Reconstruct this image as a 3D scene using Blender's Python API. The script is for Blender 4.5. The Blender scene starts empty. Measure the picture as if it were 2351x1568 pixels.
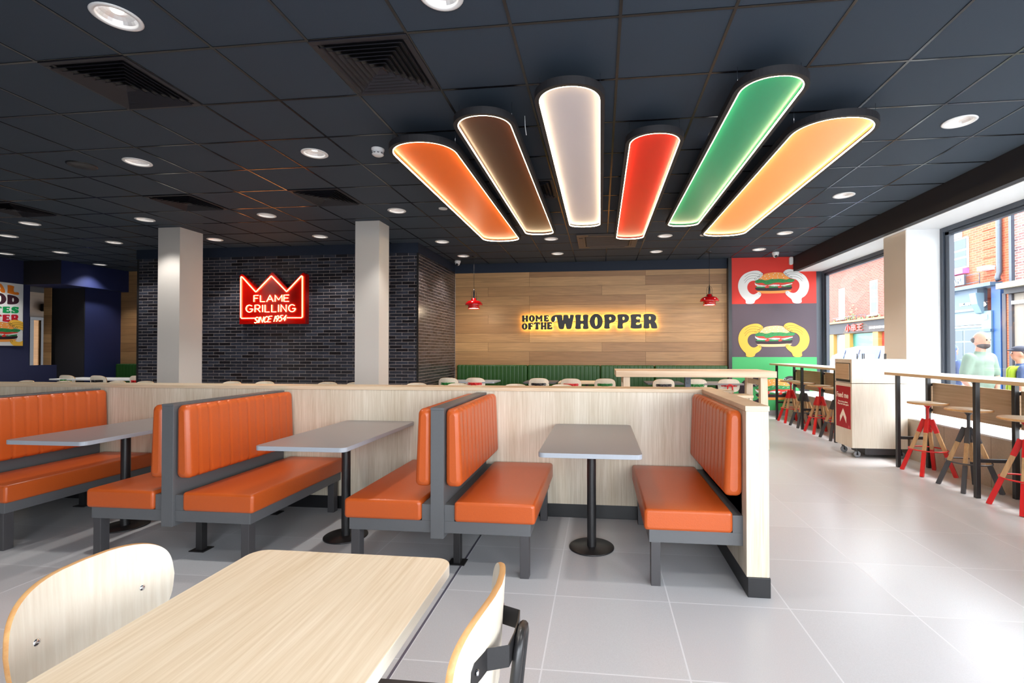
import bpy, bmesh, math, random
from mathutils import Vector, Matrix
from math import sin, cos, pi, radians

SC = bpy.context.scene
COL = SC.collection
random.seed(7)

# ------------------------------------------------------------------ camera, world, sun, exposure
CAMZ = 1.248
CEIL = 3.051
F_PX, YAW, PITCH, ROLL, PX, PY = 1100.0458, -.1118, .0115, -.0004, 79.5548, 8.2336
cam = bpy.data.cameras.new('camera')
cam.sensor_fit = 'HORIZONTAL'
cam.sensor_width = 36.0
cam.lens = F_PX / 2351 * 36.0
cam.shift_x = -PX / 2351
cam.shift_y = PY / 2351
cam.clip_start = 0.02
cam_o = bpy.data.objects.new('camera', cam)
COL.objects.link(cam_o)
fw = Vector((sin(YAW) * cos(PITCH), cos(YAW) * cos(PITCH), sin(PITCH)))
rt = Vector((cos(YAW), -sin(YAW), 0))
up = rt.cross(fw)
rt2 = rt * cos(ROLL) + up * sin(ROLL)
up2 = up * cos(ROLL) - rt * sin(ROLL)
M = Matrix((rt2, up2, -fw)).transposed().to_4x4()
M.translation = Vector((0, 0, CAMZ))
cam_o.matrix_world = M
SC.camera = cam_o

world = bpy.data.worlds.new('world')
SC.world = world
world.use_nodes = True
wn = world.node_tree.nodes
wn['Background'].inputs[0].default_value = (0.88, 0.94, 1.0, 1)
wn['Background'].inputs[1].default_value = 5.6

sun = bpy.data.lights.new('sun', 'SUN')
sun.energy = 2.5
sun.angle = radians(12)
sun.color = (1.0, 0.97, 0.93)
sun_o = bpy.data.objects.new('sun', sun)
COL.objects.link(sun_o)
sun_dir = Vector((-0.62, -0.10, -0.98))
sun_o.rotation_euler = sun_dir.to_track_quat('-Z', 'Y').to_euler()
sun_o.location = (20, 0, 20)

SPOT_W = 32.0
vs = SC.view_settings
vs.view_transform = 'Standard'
vs.look = 'None'
vs.exposure = 1.1
vs.gamma = 1.0
vs.use_curve_mapping = False
SC.cycles.use_denoising = True
SC.cycles.sample_clamp_indirect = 6.0
SC.cycles.max_bounces = 8
SC.cycles.transparent_max_bounces = 12
SC.cycles.caustics_reflective = False
SC.cycles.caustics_refractive = False


def portal(name, loc, sx, sy, rot):
    l = bpy.data.lights.new(name, 'AREA')
    l.shape = 'RECTANGLE'
    l.size, l.size_y = sx, sy
    l.cycles.is_portal = True
    o = bpy.data.objects.new(name, l)
    o.location, o.rotation_euler = loc, rot
    COL.objects.link(o)


# daylight portals in the window openings and the added front opening (guide sampling only, emit nothing)
portal('portal_far', (4.30, 8.29, 1.61), 2.28, 2.7, (0, radians(90), 0))
portal('portal_near', (4.30, 1.95, 1.61), 2.28, 9.0, (0, radians(90), 0))
portal('portal_front', (1.3, -2.66, 1.61), 4.6, 2.28, (radians(90), 0, 0))


# ------------------------------------------------------------------ materials
def rgb(r, g, b):
    f = lambda c: ((c / 255) / 12.92) if c / 255 <= .04045 else (((c / 255) + .055) / 1.055) ** 2.4
    return (f(r), f(g), f(b), 1)


MATS = {}


def base(name, col, rough=.5, metal=0, spec=.5, coat=0, emis=None, es=0):
    m = bpy.data.materials.new(name)
    m.use_nodes = True
    p = m.node_tree.nodes['Principled BSDF']
    p.inputs['Base Color'].default_value = col
    p.inputs['Roughness'].default_value = rough
    p.inputs['Metallic'].default_value = metal
    p.inputs['Specular IOR Level'].default_value = spec
    p.inputs['Coat Weight'].default_value = coat
    if emis:
        p.inputs['Emission Color'].default_value = emis
        p.inputs['Emission Strength'].default_value = es
    MATS[name] = m
    return m


def nd(m, t, **k):
    n = m.node_tree.nodes.new(t)
    for a, b in k.items():
        if a in n.inputs.keys():
            n.inputs[a].default_value = b
        else:
            setattr(n, a, b)
    return n


def lk(m, a, b):
    m.node_tree.links.new(a, b)


def plain(name, col, rough=.5, metal=0, spec=.5, var=.06, scale=40, bump=.02, coat=0):
    """solid colour with faint procedural mottling and micro bump"""
    m = base(name, col, rough, metal, spec, coat)
    p = m.node_tree.nodes['Principled BSDF']
    tc = nd(m, 'ShaderNodeTexCoord')
    n = nd(m, 'ShaderNodeTexNoise', Scale=scale, Detail=3.0)
    lk(m, tc.outputs['Object'], n.inputs['Vector'])
    mx = nd(m, 'ShaderNodeMix', data_type='RGBA', blend_type='MULTIPLY')
    mx.inputs[0].default_value = 1
    mx.inputs[6].default_value = col
    cr = nd(m, 'ShaderNodeMapRange')
    cr.inputs['To Min'].default_value = 1 - var
    cr.inputs['To Max'].default_value = 1 + var
    lk(m, n.outputs['Fac'], cr.inputs['Value'])
    lk(m, cr.outputs[0], mx.inputs[7])
    lk(m, mx.outputs[2], p.inputs['Base Color'])
    if bump:
        b = nd(m, 'ShaderNodeBump', Strength=bump * 5, Distance=.002)
        lk(m, n.outputs['Fac'], b.inputs['Height'])
        lk(m, b.outputs[0], p.inputs['Normal'])
    return m


def wood(name, ca, cb, axis='Z', fine=110, coarse=6, rough=.45, contrast=1.0, bump=.08):
    """veneer: fine streaks running along `axis` in object space"""
    m = base(name, ca, rough)
    p = m.node_tree.nodes['Principled BSDF']
    tc = nd(m, 'ShaderNodeTexCoord')
    mp = nd(m, 'ShaderNodeMapping')
    st = .03
    mp.inputs['Scale'].default_value = {'X': (st, 1, 1), 'Y': (1, st, 1), 'Z': (1, 1, st)}[axis]
    lk(m, tc.outputs['Object'], mp.inputs['Vector'])
    n1 = nd(m, 'ShaderNodeTexNoise', Scale=fine, Detail=4.0, Roughness=.6)
    n2 = nd(m, 'ShaderNodeTexNoise', Scale=coarse, Detail=5.0, Roughness=.55, Distortion=.6)
    lk(m, mp.outputs[0], n1.inputs['Vector'])
    lk(m, mp.outputs[0], n2.inputs['Vector'])
    ad = nd(m, 'ShaderNodeMath', operation='ADD')
    m1 = nd(m, 'ShaderNodeMath', operation='MULTIPLY')
    m1.inputs[1].default_value = .55
    m2 = nd(m, 'ShaderNodeMath', operation='MULTIPLY')
    m2.inputs[1].default_value = .45
    lk(m, n1.outputs['Fac'], m1.inputs[0])
    lk(m, n2.outputs['Fac'], m2.inputs[0])
    lk(m, m1.outputs[0], ad.inputs[0])
    lk(m, m2.outputs[0], ad.inputs[1])
    r = nd(m, 'ShaderNodeMapRange')
    r.inputs['From Min'].default_value = .5 - .16 / contrast
    r.inputs['From Max'].default_value = .5 + .16 / contrast
    lk(m, ad.outputs[0], r.inputs['Value'])
    mx = nd(m, 'ShaderNodeMix', data_type='RGBA')
    mx.inputs[6].default_value = cb
    mx.inputs[7].default_value = ca
    lk(m, r.outputs[0], mx.inputs[0])
    lk(m, mx.outputs[2], p.inputs['Base Color'])
    b = nd(m, 'ShaderNodeBump', Strength=bump, Distance=.002)
    lk(m, ad.outputs[0], b.inputs['Height'])
    lk(m, b.outputs[0], p.inputs['Normal'])
    return m


def brickmat(name, c1, c2, mortar, bw, bh, ms, axes='XZ', origin=(0, 0), rough=.35, offset=.5, bump=.5, grain=None,
             freq=2, bias=0.0, rough_m=.8):
    """bricks, tiles or planks in object space on the plane `axes`"""
    m = base(name, c1, rough)
    p = m.node_tree.nodes['Principled BSDF']
    tc = nd(m, 'ShaderNodeTexCoord')
    sp = nd(m, 'ShaderNodeSeparateXYZ')
    cb = nd(m, 'ShaderNodeCombineXYZ')
    lk(m, tc.outputs['Object'], sp.inputs[0])
    for i, a in enumerate(axes):
        s = nd(m, 'ShaderNodeMath', operation='SUBTRACT')
        s.inputs[1].default_value = origin[i]
        lk(m, sp.outputs[a], s.inputs[0])
        lk(m, s.outputs[0], cb.inputs[i])
    br = nd(m, 'ShaderNodeTexBrick', offset=offset, offset_frequency=freq, squash=1.0)
    br.inputs['Scale'].default_value = 1
    br.inputs['Color1'].default_value = c1
    br.inputs['Color2'].default_value = c2
    br.inputs['Mortar'].default_value = mortar
    br.inputs['Brick Width'].default_value = bw
    br.inputs['Row Height'].default_value = bh
    br.inputs['Mortar Size'].default_value = ms
    br.inputs['Mortar Smooth'].default_value = .15
    br.inputs['Bias'].default_value = bias
    lk(m, cb.outputs[0], br.inputs['Vector'])
    colsock = br.outputs['Color']
    if grain:
        gs, stretch, amt, gsc = grain
        mp = nd(m, 'ShaderNodeMapping')
        mp.inputs['Scale'].default_value = stretch
        # shift the grain per brick so that neighbouring planks do not continue each other
        lk(m, cb.outputs[0], mp.inputs['Vector'])
        ad = nd(m, 'ShaderNodeVectorMath', operation='ADD')
        sc = nd(m, 'ShaderNodeVectorMath', operation='SCALE')
        sc.inputs['Scale'].default_value = 7.0
        lk(m, br.outputs['Color'], sc.inputs[0])
        lk(m, mp.outputs[0], ad.inputs[0])
        lk(m, sc.outputs[0], ad.inputs[1])
        n = nd(m, 'ShaderNodeTexNoise', Scale=gs, Detail=5.0, Roughness=.6, Distortion=gsc)
        lk(m, ad.outputs[0], n.inputs['Vector'])
        r = nd(m, 'ShaderNodeMapRange')
        r.inputs['From Min'].default_value = .3
        r.inputs['From Max'].default_value = .7
        r.inputs['To Min'].default_value = 1 - amt
        r.inputs['To Max'].default_value = 1 + amt * .6
        lk(m, n.outputs['Fac'], r.inputs['Value'])
        mx = nd(m, 'ShaderNodeMix', data_type='RGBA', blend_type='MULTIPLY')
        mx.inputs[0].default_value = 1
        lk(m, br.outputs['Color'], mx.inputs[6])
        lk(m, r.outputs[0], mx.inputs[7])
        colsock = mx.outputs[2]
    lk(m, colsock, p.inputs['Base Color'])
    rr = nd(m, 'ShaderNodeMapRange')
    rr.inputs['To Min'].default_value = rough
    rr.inputs['To Max'].default_value = rough_m
    lk(m, br.outputs['Fac'], rr.inputs['Value'])
    lk(m, rr.outputs[0], p.inputs['Roughness'])
    if bump:
        b = nd(m, 'ShaderNodeBump', Strength=bump, Distance=.004, invert=True)
        lk(m, br.outputs['Fac'], b.inputs['Height'])
        lk(m, b.outputs[0], p.inputs['Normal'])
    return m


def emit(name, col, s):
    m = bpy.data.materials.new(name)
    m.use_nodes = True
    nt = m.node_tree
    nt.nodes.remove(nt.nodes['Principled BSDF'])
    e = nt.nodes.new('ShaderNodeEmission')
    e.inputs[0].default_value = col
    e.inputs[1].default_value = s
    nt.links.new(e.outputs[0], nt.nodes['Material Output'].inputs[0])
    MATS[name] = m
    return m


def glassmat(name, tint=(1, 1, 1, 1), refl=1.0):
    """thin single-surface glass: see-through with angle-dependent mirror reflection"""
    m = bpy.data.materials.new(name)
    m.use_nodes = True
    nt = m.node_tree
    nt.nodes.remove(nt.nodes['Principled BSDF'])
    t = nt.nodes.new('ShaderNodeBsdfTransparent')
    t.inputs[0].default_value = tint
    g = nt.nodes.new('ShaderNodeBsdfGlossy')
    g.inputs['Roughness'].default_value = .02
    lw = nt.nodes.new('ShaderNodeLayerWeight')
    lw.inputs[0].default_value = .5
    pw = nt.nodes.new('ShaderNodeMath')
    pw.operation = 'POWER'
    pw.inputs[1].default_value = 5
    ma = nt.nodes.new('ShaderNodeMath')
    ma.operation = 'MULTIPLY_ADD'
    ma.inputs[1].default_value = .7 * refl
    ma.inputs[2].default_value = .05 * refl
    mx = nt.nodes.new('ShaderNodeMixShader')
    nt.links.new(lw.outputs['Facing'], pw.inputs[0])
    nt.links.new(pw.outputs[0], ma.inputs[0])
    nt.links.new(ma.outputs[0], mx.inputs[0])
    nt.links.new(t.outputs[0], mx.inputs[1])
    nt.links.new(g.outputs[0], mx.inputs[2])
    nt.links.new(mx.outputs[0], nt.nodes['Material Output'].inputs[0])
    MATS[name] = m
    return m


OAK_L = wood('pale_oak_upright', rgb(224, 214, 196), rgb(192, 176, 150), 'Z', 130, 5, .42, 1.1)
OAK_LX = wood('pale_oak_along', rgb(230, 212, 186), rgb(198, 172, 138), 'X', 130, 5, .42)
OAK_LY = wood('pale_oak_depth', rgb(230, 210, 182), rgb(200, 172, 136), 'Y', 130, 5, .42)
TABLE_OAK = wood('table_oak', rgb(240, 223, 198), rgb(216, 193, 160), 'Y', 110, 4.5, .36, 1.2)
EDGE_PALE = wood('edge_band_pale', rgb(238, 230, 214), rgb(222, 210, 190), 'Y', 90, 4, .4)
PLY = wood('ply_face', rgb(240, 232, 216), rgb(218, 204, 182), 'Z', 90, 4, .4, .9)
PLYEDGE = wood('ply_edge', rgb(214, 168, 112), rgb(186, 132, 78), 'X', 60, 4, .5)
LEGWOOD = wood('stool_leg_wood', rgb(205, 166, 118), rgb(168, 126, 82), 'Z', 120, 8, .5)
BARWOOD = wood('bar_edge_wood', rgb(222, 196, 158), rgb(188, 154, 112), 'Y', 110, 5, .4)
ASH = wood('ash_beam', rgb(232, 214, 188), rgb(198, 172, 142), 'X', 16, 1.4, .45, 1.3)
ASH_Z = wood('ash_leg', rgb(232, 214, 190), rgb(206, 182, 152), 'Z', 40, 3, .45)
PANELW = wood('modesty_panel_oak', rgb(206, 178, 146), rgb(176, 146, 112), 'Y', 60, 4, .5)
ORANGE = plain('orange_vinyl', rgb(188, 84, 32), .34, spec=.5, var=.05, scale=160, bump=.05)
GREENV = plain('green_vinyl', rgb(34, 76, 26), .42, var=.06, scale=120, bump=.05)
GREYLAM = plain('grey_laminate', rgb(138, 132, 133), .32, var=.05, scale=500, bump=.01)
GREYEDGE = plain('grey_edge', rgb(160, 164, 172), .35, var=.03, scale=100, bump=0)
DARKLAM = plain('charcoal_board', rgb(92, 93, 95), .45, var=.04, scale=80, bump=.01)
DARKLEG = plain('charcoal_steel', rgb(66, 64, 66), .45, var=.05, scale=300, bump=.03)
BLACKST = plain('black_steel', rgb(34, 33, 34), .35, var=.05, scale=200, bump=.02)
BLACKP = plain('black_plinth', rgb(26, 26, 28), .4, var=.05, scale=60, bump=0)
DARKTOP = plain('dark_table_top', rgb(82, 82, 86), .4, var=.06, scale=200, bump=0)
REDST = plain('red_steel', rgb(206, 30, 30), .32, var=.04, scale=200, bump=.01)
GREENST = plain('green_steel', rgb(28, 120, 50), .32, var=.04, scale=200, bump=.01)
CHROME = base('chrome', (.8, .8, .82, 1), .12, 1)
WHITEPL = plain('white_plastic', rgb(232, 232, 232), .4, var=.02, scale=30, bump=0)
WHITEP = plain('white_paint', rgb(224, 227, 229), .6, var=.02, scale=20, bump=0)
BEIGE = plain('beige_column_paint', rgb(208, 198, 186), .6, var=.03, scale=300, bump=.03)
COLUMN = plain('pale_column_paint', rgb(205, 200, 194), .6, var=.03, scale=300, bump=.03)
NAVY = plain('navy_paint', rgb(36, 40, 74), .65, var=.04, scale=60, bump=.02)
NAVY_LIT = plain('navy_paint_lit', rgb(34, 44, 92), .65, var=.04, scale=60, bump=.02)  # navy of the lit nook faces, the light put into the colour
DNAVY = plain('dark_navy_band', rgb(22, 34, 52), .7, var=.04, scale=60, bump=0)
NEARBLACK = plain('near_black_paint', rgb(30, 29, 33), .65, var=.04, scale=50, bump=0)
CEILM = plain('slate_ceiling_board', rgb(45, 58, 72), .8, var=.12, scale=260, bump=.05)
GRIDM = base('ceiling_grid_black', rgb(18, 18, 22), .2, .0, .45)
VENTM = plain('vent_black', rgb(30, 28, 35), .5, var=.05, scale=40, bump=0)
ACM = plain('cassette_brown_grey', rgb(84, 76, 72), .5, var=.04, scale=40, bump=0)
FRAMEM = plain('window_frame_grey', rgb(60, 68, 80), .4, var=.05, scale=40, bump=0)
SILLT = brickmat('beige_stone_cladding', rgb(190, 176, 160), rgb(182, 168, 152), rgb(150, 138, 124), .6, .9, .004, 'YZ',
                 (0, -.2), .55, .0, .2, (60, (1, 1, 1), .08, .2))
FLOORM = brickmat('grey_floor_tile', rgb(196, 197, 200), rgb(188, 188, 191), rgb(214, 214, 217), .5683, .5685, .0035, 'XY',
                  (-.231, 3.5818), .30, .0, .12, (260, (1, 1, 1), .08, .2), 1)
BRICKM = brickmat('glazed_dark_brick', rgb(58, 62, 74), rgb(24, 20, 22), rgb(140, 132, 130), .215, .0535, .0035, 'XZ',
                  (.03, .0), .28, .5, .6, (5, (1, 3, 1), .35, .3), 2, -.1)
BRICKY = brickmat('glazed_dark_brick_side', rgb(66, 60, 64), rgb(38, 30, 30), rgb(150, 138, 130), .215, .0535, .0035, 'YZ',
                  (.03, .0), .28, .5, .6, (5, (1, 3, 1), .35, .3), 2, -.1)
PLANKM = brickmat('oak_plank_cladding', rgb(188, 148, 102), rgb(148, 108, 70), rgb(90, 66, 42), 2.35, .1915, .0022, 'XZ',
                  (.9, .075), .45, .37, .25, (3.2, (.5, 9, 1), .24, .8), 3, -.05, .7)
PINKBR = brickmat('pink_street_brick', rgb(136, 66, 54), rgb(118, 52, 42), rgb(140, 88, 76), .23, .075, .01, 'YZ',
                  (0, 0), .9, .5, .2)
ORBR = brickmat('orange_street_brick', rgb(164, 78, 48), rgb(148, 62, 38), rgb(164, 100, 74), .23, .075, .008, 'YZ',
                (0, 0), .9, .5, .2)
OLDBR = brickmat('old_street_brick', rgb(140, 92, 82), rgb(86, 62, 64), rgb(150, 134, 126), .23, .075, .012, 'YZ',
                 (0, 0), .9, .5, .2)
GLASS = glassmat('window_glass')
SMOKED = base('dark_street_glass', rgb(50, 64, 72), .3, 0, .3)
BLUEG = base('blue_car_glass', rgb(44, 66, 118), .3, 0, .3)
PAVE = plain('street_paving', rgb(104, 104, 106), .9, var=.1, scale=6, bump=.02)
SKIN = plain('skin', rgb(190, 136, 114), .5, var=.03, scale=40, bump=0)
HAIRM = plain('dark_short_hair', rgb(74, 66, 66), .9, var=.2, scale=200, bump=.1)
MINT = plain('mint_cotton', rgb(116, 136, 120), .9, var=.06, scale=30, bump=.05)
NAVYC = plain('navy_cotton', rgb(66, 84, 122), .9, var=.06, scale=30, bump=.05)
BLUEC = plain('light_blue_cotton', rgb(84, 106, 160), .9, var=.06, scale=30, bump=.05)
HIVIS = plain('hi_vis_yellow', rgb(160, 186, 50), .8, var=.05, scale=40, bump=0)
SILVERT = plain('reflective_tape', rgb(190, 196, 190), .5, var=.03, scale=40, bump=0)
JEANS = plain('dark_jeans', rgb(52, 58, 78), .9, var=.1, scale=80, bump=.05)
CAPM = plain('dark_cap', rgb(52, 56, 70), .9, var=.1, scale=80, bump=.05)


# ------------------------------------------------------------------ mesh helpers
class MB:
    def __init__(s):
        s.v, s.f, s.sm = [], [], []

    def add(s, vs_, fs_, smooth=False):
        k = len(s.v)
        s.v += [tuple(v) for v in vs_]
        s.f += [tuple(i + k for i in f) for f in fs_]
        s.sm += [smooth] * len(fs_)
        return s

    def box(s, x0, x1, y0, y1, z0, z1):
        vs_ = [(x, y, z) for z in (z0, z1) for y in (y0, y1) for x in (x0, x1)]
        return s.add(vs_, [(0, 2, 3, 1), (4, 5, 7, 6), (0, 1, 5, 4), (2, 6, 7, 3), (0, 4, 6, 2), (1, 3, 7, 5)])

    def prism(s, pts, a, b, axis='Z', smooth=False):
        """polygon pts (2D) extruded along axis from a to b"""
        def P(p, t):
            return {'Z': (p[0], p[1], t), 'Y': (p[0], t, p[1]), 'X': (t, p[0], p[1])}[axis]
        n = len(pts)
        vs_ = [P(p, a) for p in pts] + [P(p, b) for p in pts]
        fs_ = [tuple(range(n))[::-1], tuple(range(n, 2 * n))]
        s.add(vs_, fs_)
        k = len(s.v) - 2 * n
        for i in range(n):
            j = (i + 1) % n
            s.f.append((k + i, k + j, k + n + j, k + n + i))
            s.sm.append(smooth)
        return s

    def lathe(s, prof, c=(0, 0, 0), n=32, smooth=True, sx=1, sy=1):
        """prof: list of (r,z); closed where r==0"""
        vs_, fs_ = [], []
        rings = []
        for r, z in prof:
            if r <= 1e-6:
                rings.append([len(vs_)])
                vs_.append((c[0], c[1], c[2] + z))
            else:
                rings.append(list(range(len(vs_), len(vs_) + n)))
                vs_ += [(c[0] + sx * r * cos(2 * pi * i / n), c[1] + sy * r * sin(2 * pi * i / n), c[2] + z) for i in range(n)]
        for a, b in zip(rings, rings[1:]):
            for i in range(n):
                j = (i + 1) % n
                if len(a) == 1 and len(b) == 1:
                    continue
                if len(a) == 1:
                    fs_.append((a[0], b[j], b[i]))
                elif len(b) == 1:
                    fs_.append((a[i], a[j], b[0]))
                else:
                    fs_.append((a[i], a[j], b[j], b[i]))
        return s.add(vs_, fs_, smooth)

    def cyl(s, c, r, z0, z1, n=28, r1=None):
        r1 = r if r1 is None else r1
        s.lathe([(0, z0), (r, z0)], c, n, False)
        s.lathe([(r, z0), (r1, z1)], c, n, True)
        return s.lathe([(r1, z1), (0, z1)], c, n, False)

    def tube(s, pts, r, n=10, closed=False, cap=True):
        """round tube along a polyline"""
        P = [Vector(p) for p in pts]
        m_ = len(P)
        rings = []
        vs_ = []
        prev = None
        for i in range(m_):
            if closed:
                t = (P[(i + 1) % m_] - P[i - 1]).normalized()
            else:
                t = (P[min(i + 1, m_ - 1)] - P[max(i - 1, 0)]).normalized()
            if prev is None:
                a = Vector((0, 0, 1)) if abs(t.z) < .9 else Vector((1, 0, 0))
                u = t.cross(a).normalized()
            else:
                u = (prev - t * prev.dot(t)).normalized()
            prev = u
            w = t.cross(u)
            rr = r[i] if isinstance(r, (list, tuple)) else r
            rings.append(list(range(len(vs_), len(vs_) + n)))
            vs_ += [P[i] + (u * cos(2 * pi * k / n) + w * sin(2 * pi * k / n)) * rr for k in range(n)]
        fs_ = []
        rng = range(m_) if closed else range(m_ - 1)
        for i in rng:
            a, b = rings[i], rings[(i + 1) % m_]
            for k in range(n):
                q = (k + 1) % n
                fs_.append((a[k], a[q], b[q], b[k]))
        if cap and not closed:
            fs_.append(tuple(rings[0][::-1]))
            fs_.append(tuple(rings[-1]))
        return s.add(vs_, fs_, True)

    def bar(s, p0, p1, w, d, w1=None, d1=None, ref=(0, 0, 1)):
        """rectangular bar between two points"""
        p0, p1 = Vector(p0), Vector(p1)
        w1 = w if w1 is None else w1
        d1 = d if d1 is None else d1
        t = (p1 - p0).normalized()
        r_ = Vector(ref)
        if abs(t.dot(r_)) > .98:
            r_ = Vector((0, 1, 0))
        u = t.cross(r_).normalized()
        v = u.cross(t).normalized()
        vs_ = []
        for p, ww, dd in ((p0, w, d), (p1, w1, d1)):
            for a, b in ((-1, -1), (1, -1), (1, 1), (-1, 1)):
                vs_.append(p + u * a * ww / 2 + v * b * dd / 2)
        return s.add(vs_, [(0, 3, 2, 1), (4, 5, 6, 7), (0, 1, 5, 4), (1, 2, 6, 5), (2, 3, 7, 6), (3, 0, 4, 7)])

    def loft(s, secs, smooth=True, cap=True):
        n = len(secs[0])
        vs_ = [p for sec in secs for p in sec]
        fs_ = []
        for i in range(len(secs) - 1):
            for k in range(n):
                q = (k + 1) % n
                fs_.append((i * n + k, i * n + q, (i + 1) * n + q, (i + 1) * n + k))
        s.add(vs_, fs_, smooth)
        if cap:
            s.add(secs[0], [tuple(range(n))[::-1]])
            s.add(secs[-1], [tuple(range(n))])
        return s

    def build(s, name, m, parent=None, bevel=0, loc=None, seg=2, autosm=True):
        me = bpy.data.meshes.new(name)
        me.from_pydata(s.v, [], s.f)
        me.polygons.foreach_set('use_smooth', s.sm)
        me.materials.append(m)
        bm = bmesh.new()
        bm.from_mesh(me)
        bmesh.ops.recalc_face_normals(bm, faces=bm.faces)
        bm.to_mesh(me)
        bm.free()
        o = bpy.data.objects.new(name, me)
        COL.objects.link(o)
        if parent:
            o.parent = parent
        if loc:
            o.location = loc
        if bevel:
            b = o.modifiers.new('bevel', 'BEVEL')
            b.width = bevel
            b.segments = seg
            b.limit_method = 'ANGLE'
            b.angle_limit = radians(50)
        return o


def B(*a):
    return MB().box(*a)


def empty(name, loc, label, cat, group=None, rz=0):
    o = bpy.data.objects.new(name, None)
    o.empty_display_size = .1
    o.location = loc
    o.rotation_euler = (0, 0, rz)
    COL.objects.link(o)
    tag(o, label, cat, group)
    return o


def tag(o, label, cat, group=None, kind=None):
    o['label'] = label
    o['category'] = cat
    if group:
        o['group'] = group
    if kind:
        o['kind'] = kind
    return o


def struct(o):
    o['kind'] = 'structure'
    return o


def copy_tree(o, parent=None):
    c = o.copy()
    COL.objects.link(c)
    if parent:
        c.parent = parent
    for ch in list(o.children):
        copy_tree(ch, c)
    return c


def place(o, loc, label, rz=None, group=None):
    o.location = loc
    if rz is not None:
        o.rotation_euler = (0, 0, rz)
    o['label'] = label
    if group:
        o['group'] = group
    return o


def rrect(x0, x1, y0, y1, r, n=5):
    out = []
    for cx, cy, a0 in ((x1 - r, y1 - r, 0), (x0 + r, y1 - r, 90), (x0 + r, y0 + r, 180), (x1 - r, y0 + r, 270)):
        for i in range(n + 1):
            a = radians(a0 + 90 * i / n)
            out.append((cx + r * cos(a), cy + r * sin(a)))
    return out


def chaikin(p, n=1, closed=True):
    for _ in range(n):
        q = []
        m_ = len(p)
        rng = range(m_) if closed else range(m_ - 1)
        if not closed:
            q.append(p[0])
        for i in rng:
            a, b = p[i], p[(i + 1) % m_]
            q.append((a[0] * .75 + b[0] * .25, a[1] * .75 + b[1] * .25))
            q.append((a[0] * .25 + b[0] * .75, a[1] * .25 + b[1] * .75))
        if not closed:
            q.append(p[-1])
        p = q
    return p


def ell(cx, cy, rx, ry, n=24):
    return [(cx + rx * cos(2 * pi * i / n), cy + ry * sin(2 * pi * i / n)) for i in range(n)]


AX = {'XY': Matrix.Identity(4), 'XZ': Matrix(((1, 0, 0), (0, 0, -1), (0, 1, 0))).to_4x4(),  # flat art facing -Y
      'YZ': Matrix(((0, 0, 1), (1, 0, 0), (0, 1, 0))).to_4x4(),   # facing +X, drawn along +Y
      'NX': Matrix(((0, 0, -1), (-1, 0, 0), (0, 1, 0))).to_4x4()}  # facing -X, drawn along -Y


def flat(name, polys, m, parent, plane='XZ', off=(0, 0, 0), thick=.002):
    """filled 2D outlines (with holes) -> thin solid mesh standing on a wall; `thick` outwards"""
    cu = bpy.data.curves.new(name, 'CURVE')
    cu.dimensions = '2D'
    cu.fill_mode = 'BOTH'
    cu.extrude = thick / 2
    for p in polys:
        sp = cu.splines.new('POLY')
        sp.points.add(len(p) - 1)
        for i, q in enumerate(p):
            sp.points[i].co = (q[0], q[1], 0, 1)
        sp.use_cyclic_u = True
    return _curve_mesh(name, cu, m, parent, plane, off)


def _curve_mesh(name, cu, m, parent, plane, off):
    t = bpy.data.objects.new('tmp', cu)
    COL.objects.link(t)
    dg = bpy.context.evaluated_depsgraph_get()
    me = bpy.data.meshes.new_from_object(t.evaluated_get(dg))
    bpy.data.objects.remove(t)
    me.transform(AX[plane])
    me.materials.clear()
    me.materials.append(m)
    me.name = name
    o = bpy.data.objects.new(name, me)
    COL.objects.link(o)
    o.location = off
    if parent:
        o.parent = parent
    return o


def text(name, body, size, m, parent, plane='XZ', off=(0, 0, 0), thick=.002, align='LEFT', bold=0, sx=1.0, space=1.0):
    cu = bpy.data.curves.new(name, 'FONT')
    cu.body = body
    cu.size = size
    cu.extrude = thick / 2
    cu.align_x = align
    cu.offset = bold
    cu.space_character = space
    cu.fill_mode = 'BOTH'
    o = _curve_mesh(name, cu, m, parent, plane, off)
    o.data.transform(Matrix.Scale(sx, 4, (1, 0, 0) if plane == 'XZ' else (0, 1, 0)))
    return o


# ------------------------------------------------------------------ room shell
WX = 4.25      # glass plane of the window wall
FY = -2.6      # front wall behind the viewpoint
LX = -13.2     # far left
BY = 9.75      # back wall

struct(B(LX, WX + .4, FY - .2, 12, -.12, 0).build('floor', FLOORM))
struct(B(LX - .2, WX + .2, FY - .2, 12, CEIL + .1, CEIL + .3).build('ceiling_sky_stop', NEARBLACK))  # unseen cap above the ceiling, added to stop sky light
struct(B(LX - .2, LX, FY - .2, 12, 0, CEIL).build('wall_left', NAVY))
# ceiling grid
g = MB()
gx0, gy0 = -3.4902, 2.5905
AC = (-.37, .60, 7.40, 8.35)
GW = .0085
i = -17
while gx0 + .6 * i < 3.68:
    x = gx0 + .6 * i
    if x > LX:
        g.box(x - GW, x + GW, FY, BY, CEIL - .004, CEIL + .002)
    i += 1
j = -9
while gy0 + .6 * j < BY:
    y = gy0 + .6 * j
    if y > FY:
        g.box(LX, 3.68, y - GW, y + GW, CEIL - .0035, CEIL + .002)
    j += 1
struct(g.build('trim_1', GRIDM))
# movement joint in the floor
struct(B(-.811, -.800, FY, 3.59, -.01, .0012).build('trim_2', plain('metal_joint', rgb(104, 102, 116), .4, .3)))

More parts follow.
